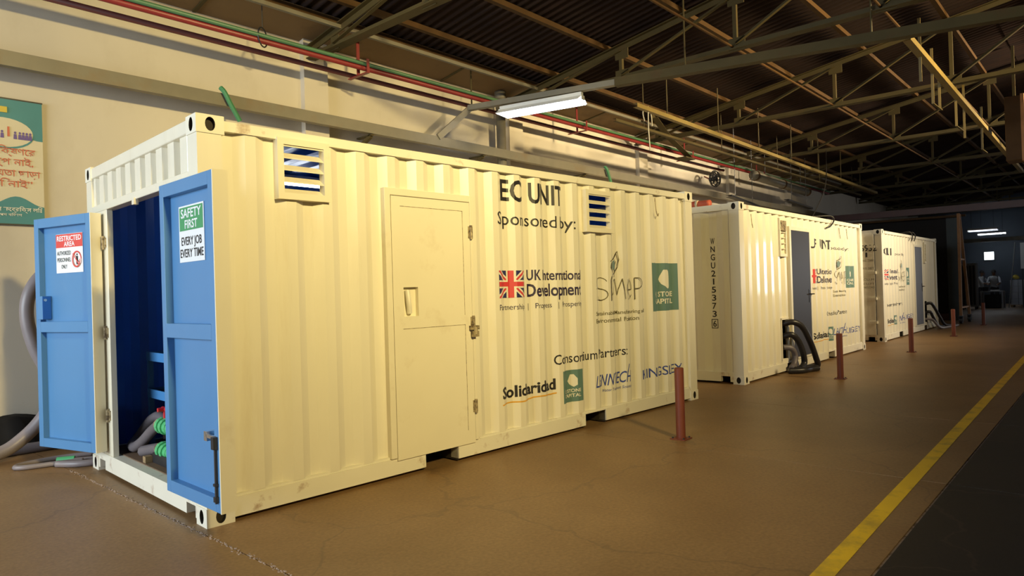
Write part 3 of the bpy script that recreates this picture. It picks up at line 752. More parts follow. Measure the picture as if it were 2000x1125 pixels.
# ---- third container
c3 = thing('shipping_container', 'cream container lettered CLI with blue grey door and end doors', 'container', (15.465, -.177, 0), -.0024)
base_container(c3, openings=[(4.34, 4.60, .22, .80)], lining=False, forks=((1.41, 1.78), (4.2, 4.55)))
grey_door(c3, 3.24, 4.05, 'door_grey')
vent(c3, 4.38, 4.60, 1.86, 2.43, 6)
MB().box(4.34, 4.60, .10, .11, .2, .82).build('hatch_back', M['hole_shade'], c3)
S3 = dict(spons=(1.30, 2.15, 2.02, 2.08), flag=(.24, 1.42), leaf=(1.55, 2.15, 1.38), sq=(2.32, 2.66, 1.28, 1.72), cons=(.36, 1.82, .79, .87), sol=(.36, .95, .40), sq2=(1.04, 1.26, .34, .56), len=(1.45, 2.02, .40), king=(2.15, 2.95, .42))
side_decals(c3, None, (.34, 1.06, 2.01, 2.17), S3)
for ch, a, b in (('C', .262, .50), ('L', .545, .73), ('I', .85, .905)): decal('title_lettering', [('t', ch, a, b, 2.01, 2.17, 'black_ink', .022, 0)], c3, on_side, CUTS)
# its near end is a flat pair of cargo doors with lettering and a dark gasket
for ya, yb in ((.16, 1.21), (1.23, WD - .16)):
    dd = MB().box(-.03, .015, ya, yb, .16, H - .10).build('cargo_door', M['paint'], c3)
    MB().box(-.02, .0, ya - .012, ya, .16, H - .10).build('gasket', M['black_plastic'], dd)
    for y in (ya + .25, yb - .25): MB().tube([(-.06, y, .1), (-.06, y, H - .06)], .017, 8).build('locking_bar', M['paint_worn'], dd)
    for z in (.45, 1.0, 1.6, 2.2): MB().box(-.045, .0, ya - .03, ya + .14, z - .03, z + .03).build('door_hinge', M['paint_worn'], dd)
on_cargo = lambda u, v, z: (-.0315 - z, -u, v)
decal('serial_lettering', [('t', '215932', -.62, -.10, 2.10, 2.24, 'black_ink', .014, 0)], c3, on_cargo)
decal('serial_lettering', [('t', '1', -.34, -.30, 1.96, 2.07, 'black_ink', .01, 0)], c3, on_cargo)
for s_, z in (('KG  TARE', 1.86), ('KG  NET', 1.68), ('CU.M', 1.42), ('CU.FT', 1.32), ('PAYLOAD', 1.24)): decal('weight_lettering', [('t', s_, -.40, -.17, z, z + .045, 'ink_olive', 0, 0)], c3, on_cargo)

# ------------------------------------------------------------------ inside and around the first container
RA = Matrix.Rotation(-A, 4, 'Z')
def cw(x, y, z): return tuple(RA @ Vector((x, y, z)))          # container-1 axes to the hall
# blue steel rack in the doorway
rk = thing('steel_rack', 'blue angle iron rack standing inside the open container doorway', 'rack', cw(.36, 1.70, .172), -A)
rx0, rx1, ry0, ry1 = .0, .75, -.25, .42
for x in (rx0, rx1):
    for y in (ry0, ry1): MB().angle((x, y, 0), (x, y, .78), .04, .005, 1).build('leg', M['shelf_blue'], rk)
for z in (.42, .74):
    s = MB(); s.box(rx0, rx1, ry0, ry0 + .012, z, z + .075).box(rx0, rx1, ry1, ry1 + .012, z, z + .075).box(rx0 - .012, rx0, ry0, ry1 + .012, z, z + .075).box(rx1, rx1 + .012, ry0, ry1 + .012, z, z + .075)
    so = s.build('shelf_frame', M['shelf_blue'], rk)
    MB().box(rx0, rx1, ry0 + .012, ry1, z + .045, z + .055).build('shelf_sheet', M['dark_steel'], so)
# green pipe elbow assembly with red valve and the hoses
pv = thing('pipe_manifold', 'bright green plastic pipe elbows with a red valve in the doorway', 'pipe', cw(.20, 1.17, .10), -A)
for z, nm in ((.36, 'upper'), (.17, 'lower')):
    p = MB().tube(spline([(.0, .14, z), (.0, .05, z), (.0, -.02, z)], 4), .055, 14).build('green_elbow', M['green'], pv)
    for y in (.14, .06): MB().tube([(.0, y - .022, z), (.0, y + .022, z)], .066, 14).build('collar', M['green'], p)
    MB().tube([(.0, .15, z), (.0, .225, z)], .050, 12).build('hose_spigot', M['hinge'], pv)
MB().tube(spline([(.0, -.02, .36), (.0, -.08, .34), (.0, -.10, .26), (.0, -.08, .19), (.0, -.02, .17)], 5), .052, 14).build('green_riser', M['green'], pv)
v = MB().tube([(.0, .10, .41), (.0, .10, .485)], .016, 8).build('valve_stem', M['valve_red'], pv)
b = MB(); b.tube([(-.055, .10, .49), (.055, .10, .49)], .017, 8); b.tube([(.0, .045, .49), (.0, .155, .49)], .017, 8); b.build('valve_handle', M['valve_red'], v)
MB().box(-.06, .08, -.1, .22, .074, .15).build('manifold_base', M['dark_steel'], pv)
def hose(name, label, pts, r, mat, cat='hose', n=10, ribs=False, group=None):
    o = MB().tube(spline(pts, 10), r, n).build(name, mat, smooth=True)
    return tag(o, label, cat, group)
C = cw
hose('suction_hose', 'thick grey hose looping from the upper green elbow inside the doorway', [C(.20, 1.40, .46), C(.19, 1.53, .40), C(.17, 1.69, .30), C(.16, 1.87, .225), C(.18, 2.00, .225), C(.24, 2.05, .26), C(.30, 2.02, .36), C(.32, 1.92, .43), C(.33, 1.79, .46), C(.34, 1.67, .42), C(.34, 1.62, .30)], .042, M['hose'])
hose('drain_hose', 'short brownish hose stub from the lower green elbow on the deck', [C(.20, 1.40, .27), C(.18, 1.52, .25), C(.15, 1.65, .222)], .044, M['hose'])
hose('corrugated_hose', 'dark corrugated hose coiled behind the grey loop on the deck', [C(.48, 1.37, .225), C(.50, 1.62, .34), C(.50, 1.82, .42), C(.50, 1.97, .38), C(.50, 2.05, .225)], .045, M['hose_black'])
tag(MB().box(0, .05, 0, .06, .173, .223).build('wood_block', M['wood'], None, RA @ Matrix.Translation((.09, 1.40, 0))), 'small pale wooden block on the container deck', 'block')
# hose behind the left leaf, and the hoses on the floor by the wall
hose('wall_hose', 'fat grey hose hanging in a curve from behind the left blue door', [(.10, 3.35, 1.74), (-.02, 3.38, 1.70), (-.12, 3.38, 1.52), (-.14, 3.38, 1.30), (-.09, 3.36, 1.03), (0.0, 3.33, .78), (.02, 3.33, .55), (-.04, 3.33, .38), (-.20, 3.35, .20), (-.42, 3.32, .09), (-.9, 3.25, .062), (-1.8, 3.3, .062)], .060, M['hose_pale'])
hose('floor_hose', 'dark grey hose lying on the floor below the black sheet', [(-1.6, 3.62, .05), (-.5, 3.62, .05), (.1, 3.62, .05), (.8, 3.55, .05), (1.8, 3.5, .05)], .05, M['hose'])
hose('thin_floor_hose', 'thin lilac grey hose folded back on itself on the floor', [(.25, 2.95, .024), (.0, 3.02, .024), (-.25, 3.0, .024), (-.36, 2.92, .024), (-.30, 2.84, .024), (-.1, 2.78, .024), (.1, 2.70, .024)], .022, M['hose_pale'])
hose('door_hose', 'lilac grey hose running along the floor under the left blue door', [(-.10, 2.72, .03), (.02, 2.56, .03), (.2, 2.50, .03), (.5, 2.56, .03), (1.2, 2.62, .03)], .03, M['hose_pale'])
hose('door_hose', 'second lilac grey hose with green joint under the left blue door', [(-.05, 2.86, .022), (.2, 2.72, .022), (.6, 2.74, .022), (1.2, 2.80, .022)], .022, M['hose_pale'])
tag(MB().tube([(-.06, 2.87, .03), (.06, 2.80, .03)], .03, 10).build('hose_joint', M['green']), 'green plastic joint on a hose under the left blue door', 'joint')
# black sheeting bunched along the foot of the wall
bs = MB(); n = 44
for i in range(n + 1):
    x = -2.4 + i * .10
    w = .05 * math.sin(i * 1.3) + .03 * math.sin(i * 2.9)
    bs.v += [(x, 4.085, .31 + .03 * math.sin(i * .9)), (x, 3.99 + .4 * w, .29 + .03 * math.sin(i * 1.7)), (x, 3.90 + w, .16 + .03 * math.sin(i * 2.3)), (x, 3.74 + w, .03 + .012 * math.sin(i * 1.9)), (x, 3.70 + w, .006), (x, 4.085, .004)]
for i in range(n):
    for j in range(6):
        k = (j + 1) % 6; bs.f.append((i*6+j, i*6+k, (i+1)*6+k, (i+1)*6+j)); bs.m.append(0)
bs.f += [tuple(range(6)), tuple(n*6+j for j in range(6))]; bs.m += [0, 0]
tag(bs.build('plastic_sheet', M['rubber'], smooth=True), 'black plastic sheeting bunched along the foot of the wall', 'sheet')
# green lead inside the doorway
hose('green_cable', 'thin green cable hanging inside the container doorway', [C(.07, 2.10, 1.28), C(.09, 2.16, 1.05), C(.12, 2.28, .80)], .012, M['green_strap'], 'cable', 6)

# banner on the wall
bn = thing('wall_banner', 'teal and cream training banner with red lettering on the wall', 'banner', (0, YW, 0))
BX0, BX1, BZ0, BZ1 = -.62, .22, 2.265, 3.54
MB().box(BX0, BX1, -.03, -.004, BZ0, BZ1).build('banner_sheet', M['banner_cream'], bn)
for z in (BZ0 - .012, BZ1): MB().box(BX0 - .01, BX1 + .005, -.034, -.002, z, z + .014).build('hem_strip', M['black_plastic'], bn)
on_b = lambda u, v, z: (u, -.0305 - z, v)
bc = (BX0 + BX1) / 2
wav = [(BX0 + .84 * i / 16, 3.16 - .02 * math.cos(i * .8)) for i in range(17)]
it = [('p', [(BX0, BZ1)] + wav + [(BX1, BZ1)], 'banner_teal')]
wav2 = [(BX0 + .84 * i / 20, 2.50 + .05 * math.sin(i * .55)) for i in range(21)]
it += [('p', [(BX0, BZ0), (BX1, BZ0)] + wav2[::-1], 'banner_teal')]
ec = -.12
it += [('p', [(ec + .265 * math.cos(t), 3.19 + .16 * math.sin(t)) for t in [2*math.pi*i/28 for i in range(28)]], 'banner_teal'),
       ('p', [(ec + .255 * math.cos(t), 3.20 + .15 * math.sin(t)) for t in [2*math.pi*i/28 for i in range(28)]], 'banner_cream')]
for k, u in enumerate((-.30, -.25, -.18, -.13, -.02, .02, .05, .08, .11)):
    it.append(('p', [(u - .016, 3.14), (u + .016, 3.14), (u + .012, 3.19), (u - .012, 3.19)], 'banner_purple'))
    it.append(('p', [(u + .011 * math.cos(t), 3.205 + .013 * math.sin(t)) for t in [2*math.pi*i/8 for i in range(8)]], 'banner_purple'))
it.append(('p', [(-.088, 3.16), (-.066, 3.16), (-.068, 3.26), (-.086, 3.26)], 'banner_red'))
it.append(('p', rect(-.145, -.085, 3.40, 3.46), 'banner_yellow'))
it += [('t', '“প্রশিক্ষণের', -.40, .15, 2.98, 3.045, 'banner_red', .006, 0), ('t', 'বিকল্প নাই,', -.40, .13, 2.87, 2.935, 'banner_red', .006, 0),
       ('t', 'যোগ্যতা ছাড়া', -.40, .19, 2.755, 2.82, 'banner_red', .006, 0), ('t', 'গতি নাই”', -.32, .12, 2.645, 2.71, 'banner_red', .006, 0)]
it += [('t', 'মেনোনায়েন ফেব্রিক্স লিঃ', -.44, .20, 2.395, 2.435, 'white_ink', .006, 0), ('t', 'মানব সম্পদ বিভাগ', -.34, .02, 2.345, 2.37, 'white_ink', 0, 0)]
decal('banner_print', it, bn, on_b)

# ------------------------------------------------------------------ along the back wall
YC = 3.86
ch = MB().chan((XA, YC, 3.86), (25, YC, 3.86), .09, .15, .008).build('wall_channel', M['galv'])
tag(ch, 'long galvanised steel channel running along the wall above the containers', 'channel')
for x in (4.25, 6.6, 9.6, 13.4, 17.5):
    b = MB(); b.bar((x, YC + .02, 3.76), (x, YW - .001, 3.62), .05, .05); b.bar((x, YC - .02, 3.77), (x, YW, 3.77), .05, .02)
    tag(b.build('channel_bracket', M['truss']), 'small rusty wall bracket under the galvanised channel', 'bracket', 'channel brackets')
# fire pipes
YP = 3.5; ZP = 4.58
p1 = tag(MB().tube([(XA, YP, ZP), (24, YP, ZP)], .036, 12).build('fire_pipe', M['pipe_red'], smooth=True), 'red upper pipe carrying a green conduit along the wall', 'pipe')
p2 = tag(MB().tube([(XA, YP - .05, ZP + .045), (24, YP - .05, ZP + .045)], .026, 10).build('green_conduit', M['pipe_green'], smooth=True), 'green conduit strapped on the red wall pipe', 'conduit')
p3 = tag(MB().tube([(XA, YP + .28, ZP - .04), (15.6, YP + .28, ZP - .04), (15.9, YP + .25, ZP - .04)], .034, 12).build('drain_pipe', M['pipe_dark'], smooth=True), 'dark maroon lower pipe running along the wall', 'pipe')
for x in (3.86, 9.0, 13.4, 17.8):
    t = thing('pipe_hanger', 'red steel hanger bracket holding the pipes below the soffit', 'bracket', (x, YP, 0), 0, 'red pipe hangers')
    MB().box(-.025, .025, .10, .11, ZP - .094, roof_z(YP) - .12).build('hanger_strap', M['pipe_red'], t)
    MB().box(-.025, .025, -.12, .32, ZP - .095, ZP - .08).build('hanger_shelf', M['pipe_red'], t)
    MB().box(-.02, .02, -.125, -.115, ZP - .08, ZP + .10).build('hanger_lip', M['pipe_red'], t)
t = thing('ring_hanger', 'thin steel ring hanger around the red and green pipes', 'hanger', (2.38, YP, 0))
MB().tube([(.115 * math.cos(a), .0, ZP + .045 + .115 * math.sin(a)) for a in [2*math.pi*i/20 for i in range(21)]], .009, 6).build('ring', M['dark_steel'], t, Matrix.Rotation(math.radians(35), 4, 'Z'))
MB().tube([(0, 0, ZP + .155), (0, 0, roof_z(YP) - .05)], .006, 6).build('rod', M['dark_steel'], t)
# green straps on the channel
for k, (x, l) in enumerate(((1.98, 'green strap slung over the channel beside the near container corner'), (10.2, 'green strap slung over the channel behind the EC UNIT roof'))):
    tag(MB().tube(spline([(x, YC - .06, 3.99), (x + .03, YC - .10, 3.93), (x + .10, YC - .10, 3.80), (x + .22, YC - .08, 3.62)], 4), .03, 8).build('green_strap', M['green_strap']), l, 'strap')
# downpipe
t = thing('downpipe', 'thick grey downpipe standing against the wall behind the lamp', 'pipe', (7.22, 4.0, 0))
MB().tube([(0, 0, 0.0), (0, 0, 5.0)], .085, 16).build('pipe', M['galv'], t, smooth=True)
MB().tube([(0, 0, 4.86), (0, 0, 5.02)], .10, 16).build('collar', M['galv'], t, smooth=True)
# fan on the wall
t = thing('wall_fan', 'round black wall fan on an arm near the maroon pipe elbow', 'fan', (15.25, 3.70, 4.24), math.radians(82))
for q, r in ((-.09, .12), (-.045, .19), (0, .215), (.05, .19), (.08, .10)):
    MB().tube([(q, r * math.cos(a), r * math.sin(a)) for a in [2*math.pi*i/24 for i in range(25)]], .012, 6).build('guard_ring', M['black_plastic'], t)
for i in range(16):
    a = 2 * math.pi * i / 16
    MB().tube(spline([(-.10, .03*math.cos(a), .03*math.sin(a)), (-.06, .16*math.cos(a), .16*math.sin(a)), (0, .215*math.cos(a), .215*math.sin(a)), (.06, .16*math.cos(a), .16*math.sin(a))], 3), .005, 5).build('guard_wire', M['black_plastic'], t)
for i in range(4):
    a = math.pi / 2 * i + .3
    bl = MB(); bl.v += [(-.02, .03*math.cos(a), .03*math.sin(a)), (.03, .17*math.cos(a), .17*math.sin(a)), (-.02, .18*math.cos(a+.6), .18*math.sin(a+.6)), (-.03, .04*math.cos(a+.9), .04*math.sin(a+.9))]; bl.f.append((0, 1, 2, 3)); bl.m.append(0)
    bl.build('fan_blade', M['dark_steel'], t)
MB().tube([(-.05, 0, 0), (.16, 0, 0)], .06, 12).build('motor', M['black_plastic'], t)
MB().tube([(.14, 0, -.0), (.46, -.2, .14)], .02, 8).build('arm', M['pipe_red'], t)
# small vent window high on the wall
t = MB().box(19.2, 19.9, YW - .03, YW, 2.9, 3.75).build('window_1', M['wood']); t['kind'] = 'structure'
MB().box(19.27, 19.83, YW - .036, YW - .03, 2.97, 3.68).build('pane', M['soffit'], t)

# ------------------------------------------------------------------ main strip light on its rail
R0 = Vector((6.122, 3.70, 4.47)); R1 = Vector((6.68, 1.20, 4.44)); R2 = R1 + (R1 - R0) * 2.9
rl = thing('lamp_rail', 'long grey steel rail crossing the hall with the lit strip light below', 'rail', (0, 0, 0))
MB().chan(R0, R1, .10, .085, .006, (0, 0, 1)).build('rail_section', M['galv'], rl)
MB().chan(R1, R2, .13, .12, .006, (0, 0, 1)).build('rail_section', M['truss'], rl)
MB().bar((5.52, YC - .05, 3.92), tuple(R0 + Vector((.02, .0, 0))), .10, .03, (0, 1, 0)).build('wall_brace', M['galv'], rl)
for k in (0.02, 1.4, 2.3):
    p = R0 + (R1 - R0) * k
    MB().tube([tuple(p), (p.x, p.y, roof_z(p.y) - .02)], .013, 6).build('hanger_rod', M['truss'], rl)
def strip_light(name, label, p, dirv, ln, tubemat, w=.20, hang=True):
    dirv = Vector(dirv).normalized(); rz = math.atan2(dirv.y, dirv.x)
    t = thing(name, label, 'light', p, rz)
    MB().box(0, ln, -.04, .04, .045, .10).build('housing', M['white_plastic'], t)
    MB().section((0, 0, 0), (ln, 0, 0), [(-w/2, -.045), (-w/2, -.035), (-.05, .045), (.05, .045), (w/2, -.035), (w/2, -.045), (.045, .032), (-.045, .032)]).build('reflector', M['reflector'], t)
    for s in (-.04, .04): MB().tube([(.02, s, .0), (ln - .02, s, .0)], .016, 10).build('lit_tube', tubemat, t)
    for x in (.0, ln): MB().box(x - .012, x + .012, -.06, .06, -.02, .05).build('end_cap', M['white_plastic'], t)
    if hang:
        for x in (.15, ln - .15):
            yy = p[1] + dirv.y * x; MB().tube([(x, 0, .09), (x, 0, roof_z(yy) - p[2])], .008, 6).build('drop_rod', M['dark_steel'], t)
    return t
pl = R0 + (R1 - R0) * .235
sl = strip_light('strip_light', 'brightly lit white strip light hanging over the EC UNIT container', (pl.x, pl.y, pl.z - .17), (R1 - R0), 1.42, M['tube'], .36, False)
MB().section((.02, 0, 0), (1.40, 0, 0), [(-.18, -.046), (.18, -.046), (.18, -.050), (-.18, -.050)]).build('diffuser', M['diffuser'], sl)

# made-up bodies around the added flood lights
for loc, tgt, pw, colr in ADDED_FLOODS:
    d = (Vector(tgt) - Vector(loc)).normalized(); b = Vector(loc) - d * .14
    t = thing('added_floodlight', 'unseen added flood lamp with black ribbed body under the roof', 'light', tuple(b), 0, 'added flood lamps over the aisle')
    q = d.to_track_quat('-Z', 'Y').to_matrix().to_4x4()
    MB().box(-.48, .48, -.28, .28, -.06, .08).build('body', M['black_plastic'], t, q)
    for i in range(7): MB().box(-.45 + i * .145, -.42 + i * .145, -.26, .26, .08, .16).build('cooling_fin', M['black_plastic'], t, q)
    MB().bar((0, 0, 0), (0, 0, roof_z(b.y) - b.z - .05), .05, .02).build('hanger', M['dark_steel'], t)

# ------------------------------------------------------------------ rails, hangers and loose steel below the trusses
def rail(name, label, p0, p1, w, h, mat, cat='rail'):
    return tag(MB().chan(p0, p1, w, h, .006).build(name, mat), label, cat)
rail('conduit_rail', 'ochre lighting rail along the hall below the trusses nearer the wall', (7.9, 1.62, 4.42), (24, 1.95, 4.42), .08, .07, M['yellow_rail'])
rail('conduit_rail', 'dull brown second rail running parallel behind the ochre rail', (8.4, 2.35, 4.40), (24, 2.45, 4.40), .06, .05, M['truss'])
for i in range(7):
    x = 9.0 + i * 2.15; y = 1.62 + .33 * (x - 7.9) / 16.1
    tag(MB().tube([(x, y, 4.43), (x, y, roof_z(y) - .05)], .012, 6).build('hanger_rod', M['truss']), 'thin drop rod holding the ochre lighting rail', 'rod', 'drop rods of the wall side rail')
for i in range(5):
    x = 9.4 + i * 3.4; y = 2.35 + .10 * (x - 8.4) / 15.6
    tag(MB().tube([(x, y, 4.41), (x, y, roof_z(y) - .02)], .010, 6).build('hanger_rod', M['truss']), 'thin drop rod holding the dull brown rail', 'rod', 'drop rods of the brown rail')
rail('conduit_rail', 'bright ochre rail over the aisle hung with loose drop rods', (7.75, -2.36, 4.42), (22.5, -2.2, 4.42), .09, .08, M['yellow_rail'])
for i, (x, y, zt, zb) in enumerate(((8.6, -2.34, 4.9, 4.05), (9.6, -2.30, 4.75, 3.95), (10.4, -2.25, 4.62, 4.02), (11.6, -2.28, 4.6, 3.95), (12.6, -2.25, 4.85, 3.9), (14.5, -2.27, 4.8, 3.95))):
    tag(MB().bar((x, y, zt), (x, y, zb), .035, .012).build('drop_rod', M['yellow_rail']), 'flat ochre steel strap dangling from the aisle rail', 'strap', 'straps of the aisle rail')
    if i % 2: tag(MB().bar((x, y, zb), (x + .5, y - .02, zb - .01), .03, .012).build('cross_strap', M['truss']), 'short steel strap bridging two dangling straps of the aisle rail', 'strap', 'bridging straps of the aisle rail')
# loose timber / angle from purlin to pipe near the wall
t = thing('knee_brace', 'stout olive steel knee brace leaning from truss down to the wall pipes', 'brace', (0, 0, 0))
MB().angle((10.9, 3.05, 4.98), (11.75, 3.20, 4.72), .14, .012).build('brace_member', M['truss'], t)
MB().angle((11.70, 3.20, 4.74), (12.75, 3.22, 4.40), .14, .012).build('brace_member', M['truss'], t)
MB().box(12.5, 12.95, 3.10, 3.40, 4.37, 4.40).build('brace_foot', M['truss'], t)
for dx, dy, a in ((-.02, .0, .75), (.10, .04, .30), (-.10, .03, .26)):
    x, y = 8.35, 1.63
    tag(MB().tube(spline([(x + dx, y + dy, 4.48), (x + dx * 1.5, y + dy, 4.48 - a * .5), (x + dx * 1.3 + .03, y + dy, 4.48 - a)], 4), .010, 5).build('loose_wire', M['wire']), 'pale loose wire end dangling from the lighting rail', 'wire', 'dangling wire ends')
# box duct by the aisle
t = thing('box_duct', 'tall brown sheet metal duct hanging over the aisle', 'duct', (15.2, -2.62, 0))
MB().box(-.25, .25, -.28, .02, 3.72, 5.0).build('duct_body', M['purlin'], t, bev=.01)
MB().box(-.27, .27, -.30, -.24, 3.70, 5.02).build('flange', M['rust_post'], t)
MB().bar((0, -.12, 5.0), (0, -.12, roof_z(-2.7) - .04), .05, .05).build('hanger', M['truss'], t)
# hanging unlit battens and pipework above the second container
for k, (p0, p1, l) in enumerate((((13.6, 2.6, 3.52), (16.3, 3.0, 3.5), 'dark unlit batten hung over the UF UNIT container roof'), ((17.6, 2.7, 3.75), (20.2, 2.9, 3.72), 'dark unlit batten hung beyond the UF UNIT container roof'))):
    t = thing('unlit_batten', l, 'light', p0)
    v = Vector(p1) - Vector(p0)
    MB().chan((0, 0, 0), tuple(v), .14, .05, .006).build('batten_body', M['dark_steel'], t)
    for f in (.2, .8): MB().tube([tuple(v * f), (v.x * f, v.y * f, roof_z(p0[1] + v.y * f) - p0[2] - .03)], .008, 6).build('drop_rod', M['dark_steel'], t)
t = thing('roll_duct', 'pale wrapped duct running high along the wall past the fan', 'duct', (16.2, 3.05, 4.35))
MB().tube([(0, 0, 0), (4.5, .1, -.05)], .13, 14).build('duct_tube', M['galv'], t, smooth=True)
for x in (.1, 2.2, 4.4): MB().tube([(x - .04, x * .02, -.01 * x), (x + .04, x * .02, -.01 * x)], .145, 14).build('joint_band', M['purlin'], t)
for x in (.8, 3.6): MB().tube([(x, 0, .1), (x, 0, .72)], .012, 6).build('drop_rod', M['dark_steel'], t)
# things on the container roofs
t = thing('rolled_tarpaulin', 'red rolled tarpaulin lying on the UF UNIT container roof', 'tarpaulin', (7.75, .55, H))
MB().tube(spline([(0, -.25, .055), (.02, 0, .06), (0, .28, .055)], 4), .055, 10).build('roll', M['tarp_red'], t, smooth=True)
MB().tube([(.0, -.06, .06), (.0, -.03, .06)], .062, 10).build('tie', M['wire'], t)
hose('roof_cable', 'dark cable hooking down over the UF UNIT container top rail', [(10.6, .2, 2.62), (11.2, .0, 2.63), (11.55, -.25, 2.64), (11.58, -.31, 2.56), (11.40, -.30, 2.44), (11.2, -.29, 2.40)], .014, M['black_plastic'], 'cable', 6)
hose('drop_cable', 'thin dark cable dropping from the battens to the container roof', [(15.6, 1.0, 4.6), (13.8, .5, 3.5), (11.6, .1, 2.62)], .010, M['black_plastic'], 'cable', 6)
for k in range(2):
    hose('roof_wire', 'short black wire curled over the CLI container top rail', [(18.2 + k * .35, .1, 2.60), (18.3 + k * .35, -.15, 2.66), (18.35 + k * .35, -.22, 2.56), (18.2 + k * .3, -.23, 2.42)], .014, M['black_plastic'], 'wire', 6, group='wires on the CLI container')
# hoses of containers two and three
bx, by = 7.458, -.264
hose('black_hose', 'upper black hose looping out of the UF UNIT hatch to the floor', [(bx+1.60, by+.06, .76), (bx+1.66, by-.10, .80), (bx+1.80, by-.20, .72), (bx+1.95, by-.26, .50), (bx+2.15, by-.28, .22), (bx+2.28, by-.26, .06), (bx+2.0, by-.20, .05), (bx+1.62, by-.14, .05)], .048, M['hose_black'])
hose('black_hose', 'second black hose sagging from the UF UNIT hatch beneath the first', [(bx+1.60, by+.06, .56), (bx+1.66, by-.08, .60), (bx+1.78, by-.14, .50), (bx+1.86, by-.18, .32), (bx+1.92, by-.18, .14), (bx+1.80, by-.17, .06)], .048, M['hose_black'])
hose('pale_hose', 'short dusty brown hose bent below the UF UNIT hatch', [(bx+1.60, by+.04, .40), (bx+1.70, by-.06, .38), (bx+1.80, by-.08, .26), (bx+1.74, by-.08, .12), (bx+1.62, by-.08, .08)], .045, M['hose'])
hose('black_hose', 'coiled black hose on the floor under the UF UNIT hatch', [(bx+1.45, by-.10, .05), (bx+1.62, by-.26, .05), (bx+1.85, by-.30, .05), (bx+2.0, by-.36, .05)], .046, M['hose_black'])
bx, by = 15.465, -.177
hose('black_hose', 'upper black hose arching out of the CLI container hatch', [(bx+4.45, by+.06, .70), (bx+4.55, by-.10, .74), (bx+4.75, by-.16, .60), (bx+5.1, by-.22, .32), (bx+5.5, by-.26, .10), (bx+6.2, by-.30, .04)], .04, M['hose_black'])
hose('black_hose', 'lower black hose drooping from the CLI container hatch', [(bx+4.45, by+.06, .48), (bx+4.55, by-.08, .50), (bx+4.70, by-.12, .36), (bx+4.95, by-.20, .10), (bx+5.5, by-.24, .04)], .04, M['hose_black'])
hose('pale_hose', 'pale hose curling from the CLI container hatch across the floor', [(bx+4.45, by+.04, .30), (bx+4.60, by-.12, .28), (bx+4.8, by-.26, .06), (bx+5.4, by-.36, .035), (bx+6.4, by-.45, .035)], .035, M['hose_pale'])

# ------------------------------------------------------------------ bollards
def bollard(x, y, lab):
    t = thing('bollard', lab, 'bollard', (x, y, 0), random.uniform(-.1, .1), 'row of red bollards')
    MB().tube([(0, 0, .008), (0, 0, .655), (0, 0, .662)], [.043, .043, .036], 20).build('post', M['bollard'], t)
    pb = MB().box(-.075, .075, -.075, .075, 0, .010).build('base_plate', M['bollard'], t, bev=.002)
    for a in (-.055, .055):
        for b in (-.055, .055): MB().tube([(a, b, .01), (a, b, .022)], .009, 6).build('bolt', M['dark_steel'], pb)
    MB().tube([(0, 0, .008), (0, 0, .016)], .052, 16).build('weld_bead', M['bollard'], t)
    return t
for x, lab in ((3.88, 'oxide red steel bollard in front of the EC UNIT partner logos'), (8.70, 'oxide red steel bollard in front of the UF UNIT near end'), (13.18, 'oxide red steel bollard in front of the UF UNIT far end'),
               (17.64, 'oxide red steel bollard in front of the CLI lettering'), (22.44, 'oxide red steel bollard beside the rolling gate')): bollard(x, -1.18, lab)

# ------------------------------------------------------------------ far end of the hall
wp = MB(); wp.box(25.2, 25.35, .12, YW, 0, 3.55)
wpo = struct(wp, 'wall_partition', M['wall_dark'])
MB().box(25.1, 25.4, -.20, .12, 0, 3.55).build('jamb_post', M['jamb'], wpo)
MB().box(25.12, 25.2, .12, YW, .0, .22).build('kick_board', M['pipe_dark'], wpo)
o = MB().bar((24.9, YW, 3.74), (24.9, -3.2, 3.70), .18, .22).build('trim_1', M['pipe_dark']); o['kind'] = 'structure'
o = MB().bar((24.7, YW, 3.50), (24.7, -.5, 3.46), .08, .07).build('trim_2', M['purlin']); o['kind'] = 'structure'
gt = thing('rolling_gate', 'tall rusty steel gate frame standing on two caster wheels', 'gate', (23.1, -.52, 0))
g1 = Vector((0, 0, 0)); g2 = Vector((1.15, -.06, 0))
for p, top in ((g1, (.12, .0, 3.42)), (g2, (.95, .10, 3.46))):
    MB().bar((p.x, p.y, .22), tuple(top), .075, .075).build('upright', M['rust_post'], gt)
for z in (.5, 2.0, 3.3): MB().bar((.03 * z, 0, z), (1.15 - .058 * z, -.06 + .045 * z, z), .05, .05).build('crossbar', M['rust_post'], gt)
for p in (g1, g2):
    f = MB(); f.box(p.x - .04, p.x + .04, p.y - .055, p.y - .045, .06, .25).box(p.x - .04, p.x + .04, p.y + .045, p.y + .055, .06, .25).box(p.x - .05, p.x + .05, p.y - .06, p.y + .06, .22, .25)
    fo = f.build('caster_fork', M['dark_steel'], gt)
    MB().tube([(p.x, p.y - .035, .11), (p.x, p.y + .035, .11)], .11, 18).build('caster_wheel', M['black_plastic'], fo)
    MB().tube([(p.x, p.y - .06, .11), (p.x, p.y + .06, .11)], .02, 8).build('axle', M['chrome'], fo)
XD = 36.
strip_light('strip_light', 'lit strip light far down the hall above the packing table', (XD, -.10, 3.58), (0, 1, -.02), 1.15, M['tube_far'], .12)
strip_light('strip_light', 'dimmer lit strip light further behind beside the far wall', (XD + 4.5, .05, 3.62), (0, 1, 0), 1.2, M['tube_far'], .08)
o = MB().bar((XB - 3, 4.2, 3.25), (XB - 3, -6, 3.25), .2, .18).build('trim_3', M['galv']); o['kind'] = 'structure'
w = MB().box(XB - .06, XB, .72, 1.22, 2.28, 2.78).build('window_2', M['jamb']); w['kind'] = 'structure'
MB().box(XB - .07, XB - .06, .76, 1.18, 2.33, 2.74).build('pane', M['window_lit'], w)
